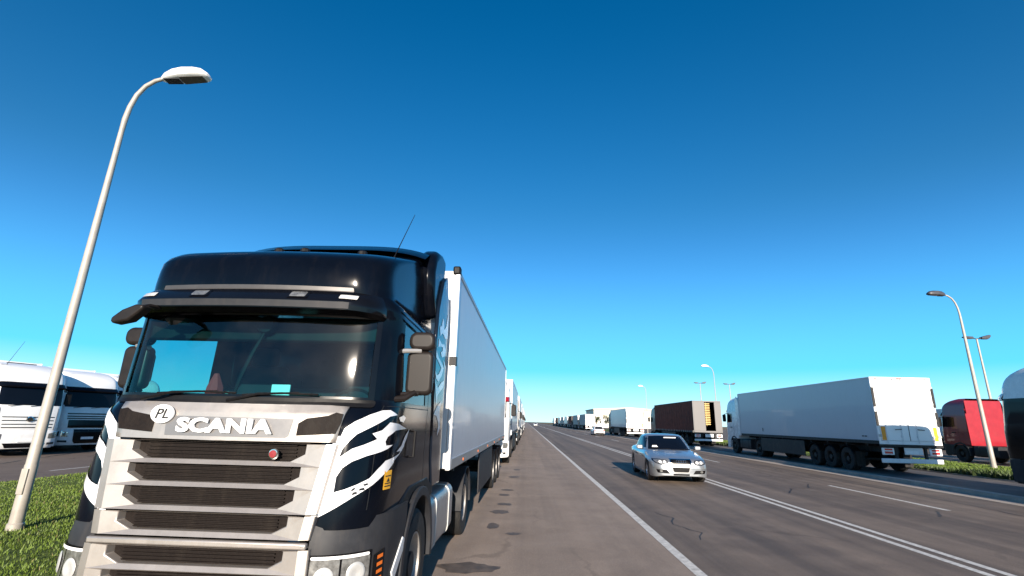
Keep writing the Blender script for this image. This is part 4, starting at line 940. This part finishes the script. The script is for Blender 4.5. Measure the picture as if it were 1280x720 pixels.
pbr('grey_door', (.15, .145, .145), .5, 0, .08, 2, dirt=.2)
RG = 'lorries parked along the right-hand bay'; LG = 'lorries parked nose-out along the left shoulder'; PG = 'white lorries in the left-hand lorry park'
# right-hand bay, all facing away
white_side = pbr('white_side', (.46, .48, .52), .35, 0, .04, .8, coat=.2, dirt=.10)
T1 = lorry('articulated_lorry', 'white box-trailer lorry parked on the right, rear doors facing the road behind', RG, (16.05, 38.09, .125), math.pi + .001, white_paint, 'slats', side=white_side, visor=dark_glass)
MB().box(1.276, 1.284, 15.3, 15.42, 1.50, 1.545).build('maker_mark', ink, T1); MB().box(1.276, 1.284, 15.47, 15.62, 1.50, 1.545).build('maker_mark', ink, T1); MB().box(1.276, 1.284, 6.0, 6.06, 1.55, 1.75).build('side_vent', ink, T1)
brown = lorry('articulated_lorry', 'lorry with dark brown curtain sides and one rear door open', RG, (16.4, 62.42, .125), math.pi, pbr('dark_green_paint', (.010, .012, .014), .3), 'dark', kind='curtain', side=pbr('curtain_load', (.04, .03, .025), .8), door='open')
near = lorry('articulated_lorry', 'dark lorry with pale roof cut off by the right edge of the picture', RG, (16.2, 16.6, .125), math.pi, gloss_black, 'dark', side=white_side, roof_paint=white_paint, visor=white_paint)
for o in kids(near):
    if o.name.startswith('mirror'): bpy.data.objects.remove(o)
grey_side = pbr('grey_side', (.22, .22, .24), .5, 0, .05, .8, dirt=.15)
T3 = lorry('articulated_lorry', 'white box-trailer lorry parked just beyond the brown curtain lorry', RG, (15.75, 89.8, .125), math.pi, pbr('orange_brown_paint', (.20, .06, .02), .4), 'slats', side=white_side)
T4 = lorry('articulated_lorry', 'grey-sided trailer lorry far off behind the small white car', RG, (16.2, 144.5, .125), math.pi, plastic, 'dark', side=grey_side, door='grey')
far = [(163.5, T4, 'small grey-sided lorry directly beyond the grey trailer at the far white car'), (183, brown, 'small dark-sided lorry far down the right-hand row'), (202, T1, 'small pale lorry far down the right-hand row, past the dark-sided one'),
       (221, T4, 'tiny grey lorry towards the far end of the right-hand row'), (240, T3, 'tiny white lorry near the far end of the right-hand row'), (262, brown, 'tiny dark lorry near the vanishing point on the right'), (286, T1, 'last white speck of a lorry at the end of the right-hand row')]
for y, src, lab in far: copy_tree(src, (16.2, y, .125), math.pi, lab)
# the open rear of the brown trailer
MB().box(.20, 1.20, 16.30, 16.36, 1.36, 3.90).build('rear_door', MATS['grey_door'], brown, bevel=.01)
MB().box(-1.20, -.68, 16.30, 16.36, 1.36, 3.90).build('rear_door', MATS['grey_door'], brown, bevel=.01, label='narrow pale strip of the open rear door')
MB().box(-.67, .19, 16.20, 16.32, 1.36, 3.88).build('opening_shade', ink, brown)  # solid black slab painted in for the shade inside the trailer
ls = MB()
for k in range(13): ls.box(-.24, .19, 16.33, 16.39, 1.9 + k * .15, 1.98 + k * .15)
ls.tube([(.1, 16.36, 1.8), (.1, 16.36, 3.85)], .02, 6).build('timber_slats', yellow_wood, brown)

# left shoulder, behind the black lorry
L2 = lorry('articulated_lorry', 'white lorry with red trim parked directly behind the black lorry', LG, (-2.02, 22.9, 0), -.004, white_paint, 'slats', side=white_side, roof_paint=white_paint, visor=red_paint)
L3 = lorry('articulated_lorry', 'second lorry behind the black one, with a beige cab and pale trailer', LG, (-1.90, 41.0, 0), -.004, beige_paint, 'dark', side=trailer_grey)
for y, x, src, lab in [(59.5, -1.82, L2, 'third lorry behind the black one, white with red trim'), (78, -1.8, L3, 'fourth lorry behind the black one, beige cab'), (96.5, -1.75, L2, 'fifth lorry behind the black one, near the vanishing point'), (115, -1.75, L3, 'sixth lorry behind the black one, near the vanishing point'), (134, -1.7, L2, 'farthest lorry visible in the left-hand row')]:
    copy_tree(src, (x, y, 0), 0, lab)

# lorry park on the left, noses towards the road
LA = lorry('parked_lorry', 'white lorry with round grille emblem and roof aerial, partly behind the lamp pole', PG, (-20.9, 20.6, 0), math.pi / 2 - .32, white_paint, 'slats', side=trailer_white, roof_paint=clean_white)
MB().box(-.95, -.65, 1.05, 1.2, 3.60, 3.72).build('roof_beacon', dark_plastic, LA)
MB().tube([(-.80, 1.1, 3.6), (-.78, 1.0, 3.8), (-.45, .95, 4.75)], [.02, .01, .006], 5).build('aerial', dark_plastic, LA)
MB().box(-.5, .5, 1.6, 1.75, 3.80, 3.86).build('roof_hatch', plastic, LA)
LB = lorry('parked_lorry', 'white lorry with black lower grille, second from the left edge', PG, (-21.2, 23.9, 0), math.pi / 2 - .32, white_paint, 'dark2', side=trailer_white, roof_paint=clean_white)
for s in (-1, 1): pass
MB().box(-.9, .6, .95, 1.1, 3.60, 3.66).build('roof_light_bar', plastic, LB)
copy_tree(LA, (-21.4, 27.2, 0), math.pi / 2 - .32, 'white lorry mostly hidden between its neighbour and the black cab', group=PG)

# lorry park on the right
red = lorry('tractor_unit', 'red tractor unit without trailer beyond the right-hand grass verge', None, (28.5, 34.3, .14), math.pi, red_paint, 'dark', with_trailer=False, cat='tractor unit')
beige = lorry('tractor_unit', 'beige tractor unit behind the lamp poles at the right edge', None, (32.2, 33.0, .14), math.pi, beige_paint, 'dark', with_trailer=False, cat='tractor unit')
copy_tree(T1, (43.2, 66.6, .14), math.pi, 'white trailer lorry in the far lorry park, glimpsed beside the red cab', group='lorries in the right-hand lorry park')

# ------------------------------------------------------------------ saloon car
def saloon(name, label, loc, rz, paint, rear_detail=True):
    root = thing(name, label, 'car', loc, rz)
    L = 4.9
    st = [(0.0, .60, .60, .24), (.03, .70, .66, .22), (.10, .79, .70, .20), (.25, .85, .745, .19), (.5, .895, .80, .19), (.8, .91, .85, .19), (1.1, .92, .895, .19), (1.35, .925, .94, .19), (1.6, .925, .955, .19), (2.4, .93, .965, .19), (3.2, .93, .98, .19), (3.8, .925, 1.0, .19), (4.2, .91, 1.005, .20), (4.5, .885, 1.0, .24), (4.7, .85, .985, .28), (4.83, .80, .93, .30), (4.9, .74, .82, .34)]
    ys = sorted(set([s[0] for s in st] + [round(.5 + .05 * i, 3) for i in range(23)] + [round(3.35 + .05 * i, 3) for i in range(22)] + [1.8, 2.1, 2.7, 3.0]))
    col = lambda k, y: lerp_table([(s[0], s[k]) for s in st], y)
    R = .33; AR = .375; WY = (.93, 3.82)
    def ring(y):
        w, zt, zb = col(1, y), col(2, y), col(3, y)
        za = zb
        for wy in WY:
            d = abs(y - wy)
            if d < AR: za = max(za, R + math.sqrt(AR * AR - d * d))
        cw = .05 * max(0, 1 - abs(y) / 1.3)
        half = [(0, zt + .02), (w * .35, zt + .018), (w * .62, zt + .004), (w * .80, zt - .02), (w * .91, zt - .055), (w * .965, zt - .11), (w * .99, zt - .18)]
        low = zt - .18
        for t in (.2, .45, .7, .9): half.append((w * (1.0 - .012 * t), low + (za - low) * t * .999))
        half.append((w * .975, za)); half.append((w * .80, za + .0)); half.append((w * .78, zb if za == zb else za + .02))
        return [(-x, y, z) for x, z in half[::-1]] + [(x, y, z) for x, z in half[1:]]
    m = MB().grid([ring(y) for y in ys]); n = len(ring(0)); m.f.append(tuple(range(n))); b = len(m.v) - n; m.f.append(tuple(b + i for i in range(n)))
    body = m.build('body', paint, root, angle=50)
    u = MB().box(-.70, .70, .25, 4.6, .18, .5).build('underbody', chassis, root)
    for wy in WY:
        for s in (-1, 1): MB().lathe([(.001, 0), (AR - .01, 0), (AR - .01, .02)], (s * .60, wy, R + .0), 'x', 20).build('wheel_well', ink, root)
    # greenhouse
    gl = [(.90, 1.25, 4.42, .86), (.96, 1.38, 4.28, .845), (1.05, 1.55, 4.12, .82), (1.15, 1.74, 3.96, .785), (1.25, 1.94, 3.80, .745), (1.34, 2.13, 3.64, .70), (1.40, 2.28, 3.50, .655), (1.435, 2.42, 3.36, .58), (1.455, 2.6, 3.15, .42), (1.462, 2.8, 2.95, .15)]
    rows = []
    for z, y0, y1, w in gl:
        r = min(.30, w * .5); row = []
        for k in range(56):
            t = 2 * math.pi * k / 56; c, s = math.cos(t), math.sin(t); e = 2 / 5.0
            row.append((w * math.copysign(abs(s) ** e, s), (y0 + y1) / 2 - (y1 - y0) / 2 * math.copysign(abs(c) ** (2 / 3.2), c), z))
        rows.append(row + row[:1])
    g = MB().grid(rows); g.add(rows[-1][:-1], [tuple(range(56))])
    cabin = g.build('cabin', paint, root, angle=60)
    bv = BVHTree.FromPolygons(g.v, g.f); bb = BVHTree.FromPolygons(m.v, m.f)
    cast_patch(bv, [(-.72, .955), (.72, .955), (.585, 1.375), (.3, 1.395), (-.3, 1.395), (-.585, 1.375)], 'y', .006).build('windscreen', dark_glass, root, angle=80)
    cast_patch(bv, [(-.66, 1.02), (.66, 1.02), (.55, 1.36), (-.55, 1.36)], 'y', .006, sign=-1).build('rear_window', dark_glass, root, angle=80)
    for s in (-1, 1):
        cast_patch(bv, [(1.78, 1.0), (2.78, 1.0), (2.78, 1.37), (2.38, 1.37), (2.15, 1.28)], 'x', .005, sign=s).build('side_window', dark_glass, root)
        cast_patch(bv, [(2.86, 1.0), (3.62, 1.01), (3.80, 1.06), (3.62, 1.22), (3.3, 1.36), (2.86, 1.37)], 'x', .005, sign=s).build('side_window', dark_glass, root)
        sm = MB()
        for y in (1.62, 2.82, 3.55):
            q = cast_patch(bb, [(y, .32), (y + .012, .32), (y + .012, .86), (y, .86)], 'x', .003, sign=s); sm.add(q.v, q.f)
        sm.build('door_seam', ink, root)
        for y in (2.55, 3.35): MB().box(*sorted((s * .915, s * .945)), y, y + .18, .80, .825).build('door_handle', paint, root, bevel=.006)
        mm = MB(); mm.prism(rect(-.10, .10, -.065, .065, .04, 4), 'y', -.08, .05); mm.v = [(x + s * .99, y + 1.72, z + 1.02) for x, y, z in mm.v]; mi = mm.build('wing_mirror', paint, root, bevel=.025, seg=3)
        MB().tube([(s * .86, 1.74, .97), (s * .94, 1.73, .99)], .025, 6).build('mirror_foot', dark_plastic, root)
        for wy in WY: wheel(root, s * .80, wy, R, .22, s, alloy, truck=False)
    # front end
    P = lambda poly, mat, name, off, par=root, ax='y', sg=1, me=.05, b=bb: cast_patch(b, poly, ax, off, me, sg).build(name, mat, par)
    gsurr = P([(-.34, .745), (.34, .745), (.335, .66), (.25, .36), (.21, .33), (-.21, .33), (-.25, .36), (-.335, .66)], chrome, 'grille_frame', .008)
    P([(-.32, .73), (.32, .73), (.312, .65), (.235, .37), (.20, .35), (-.20, .35), (-.235, .37), (-.312, .65)], gloss_black, 'grille', .014)
    bars = MB()
    for z in (.39, .43, .47, .64, .67, .70): q = cast_patch(bb, [(-.22, z), (.22, z), (.22, z + .006), (-.22, z + .006)], 'y', .018, .1); bars.add(q.v, q.f)
    bars.build('grille_bar', chassis, gsurr)
    rg = MB()
    for k in range(4):
        x0 = -.105 + .07 * k; y0 = (bb.ray_cast(Vector((0, -1, .63)), Vector((0, 1, 0)))[0]).y - .03
        rg.tube([(x0 + .045 * math.cos(t * math.pi / 8), y0, .67 + .045 * math.sin(t * math.pi / 8)) for t in range(17)], .007, 6)
    rg.build('ring_emblem', chrome, gsurr)
    P(rect(-.27, .27, .49, .59, .01), clean_white, 'number_plate', .03)
    P(rect(-.86, .86, .445, .452, .002), ink, 'bumper_seam', .003)
    for s in (-1, 1):
        hl = [(s * a, b_) for a, b_ in [(.42, .575), (.60, .555), (.76, .60), (.835, .665), (.83, .72), (.66, .725), (.44, .70), (.40, .64)]]
        h = P(hl, gloss_black, 'headlight', .008, me=.04)
        q = [(s * a, b_) for a, b_ in [(.44, .59), (.60, .575), (.74, .615), (.80, .67), (.795, .705), (.66, .71), (.46, .69), (.42, .64)]]; P(q, lamp_glass, 'lens', .012, h, me=.04)
        for xc in (.50, .63):
            q = [(s * (xc + .045 * math.cos(t * math.pi / 6)), .645 + .04 * math.sin(t * math.pi / 6)) for t in range(12)]; P(q, clean_white, 'reflector', .017, h)
        P([(s * a, b_) for a, b_ in [(.36, .30), (.72, .32), (.76, .42), (.44, .41)]], gloss_black, 'lower_vent', .008)
        P([(s * (.62 + .045 * math.cos(t * math.pi / 5)), .37 + .035 * math.sin(t * math.pi / 5)) for t in range(10)], lamp_glass, 'fog_lamp', .014)
        P([(s * a, b_) for a, b_ in [(.50, .72), (.80, .74), (.80, .88), (.52, .86)]], red_lens, 'tail_lamp', .008, sg=-1)
    P([(-.24, .25), (.24, .25), (.25, .30), (-.25, .30)], gloss_black, 'lower_grille', .008)
    P(rect(-.26, .26, .70, .80, .01), clean_white, 'number_plate', .012, sg=-1)
    P([(-.70, .34), (.70, .34), (.72, .44), (-.72, .44)], plastic, 'rear_valance', .008, sg=-1)
    w = MB().tube([(-.55, 1.30, .965), (.0, 1.36, .985)], .010, 5).tube([(.0, 1.30, .965), (.58, 1.40, .985)], .010, 5); w.build('wiper', dark_plastic, root)
    return root
car = saloon('silver_car', 'silver saloon driving towards the camera beside the double white line', (5.24, 17.55, .004), -.055, car_silver)
car.scale = (1.07, 1.04, 1.07)
# banner strip inside the windscreen and a paper on the dash, as on the real car
MB().add([(-.08, 2.045, 1.325), (.36, 2.045, 1.325), (.34, 2.08, 1.357), (-.06, 2.08, 1.357)], [(0, 1, 2, 3)]).build('windscreen_banner', clean_white, car)
MB().add([(-.60, 1.50, 1.03), (-.40, 1.49, 1.03), (-.43, 1.56, 1.085), (-.57, 1.565, 1.085)], [(0, 1, 2, 3)]).build('parking_card', paper, car)
c2 = saloon('white_car', 'small white car driving away in the far right-hand lane', (12.0, 88, .004), math.pi, clean_white)
copy_tree(c2, (4.6, 250, .004), 0, 'tiny pale car far off where the road meets the horizon', 'car')

# ------------------------------------------------------------------ far background
b = thing('warehouse', 'long cream warehouse beyond the far end of the right-hand row', 'building', (46, 232, 0))
MB().box(-15, 18, 0, 30, 0, 8.0).build('wall', cream, b)
MB().prism([(-15.4, 8.0), (18.4, 8.0), (18.4, 8.4), (1.5, 9.4), (-15.4, 8.4)], 'y', -.4, 30.4).build('roof', roofing, b)
for k in range(4): MB().box(-13 + 7.5 * k, -9 + 7.5 * k, -.06, 0, 0, 4.4).build('loading_door', steel, b)
leaf_m = pbr('tree_leaf', (.030, .045, .014), .7, 0, .5, .6); bark = pbr('bark', (.10, .075, .05), .9)
def tree(label, x, y, h, r, seed):
    t = thing('tree', label, 'tree', (x, y, 0)); rr = random.Random(seed)
    tk = MB().tube([(0, 0, 0), (.05, 0, h * .3), (0, .1, h * .7)], [.16, .12, .04], 7)
    for k in range(5):
        a = rr.uniform(0, 6.28); tk.tube([(0, 0, h * (.3 + .07 * k)), (r * .6 * math.cos(a), r * .6 * math.sin(a), h * (.5 + .08 * k))], [.06, .02], 5)
    tk.build('trunk', bark, t)
    m = MB()
    cl = [(rr.gauss(0, r * .42), rr.gauss(0, r * .42), h * rr.uniform(.45, .9), r * rr.uniform(.25, .5)) for _ in range(16)]
    for cx, cy, cz, cr in cl:
        for _ in range(70):
            d = Vector((rr.gauss(0, 1), rr.gauss(0, 1), rr.gauss(0, 1))).normalized() * cr * rr.uniform(.5, 1.05); c = Vector((cx, cy, cz)) + d
            e1 = Vector((rr.gauss(0, 1), rr.gauss(0, 1), rr.gauss(0, 1))).normalized() * .16; e2 = e1.orthogonal().normalized() * .10
            m.add([c - e1, c + e2, c + e1, c - e2], [(0, 1, 2, 3)])
    m.build('crown', leaf_m, t, recalc=False)
tree('small dark tree in front of the cream warehouse, left one', 25.0, 180, 5.2, 1.5, 1)
tree('small dark tree in front of the cream warehouse, right one', 28.6, 176, 4.6, 2.2, 2)
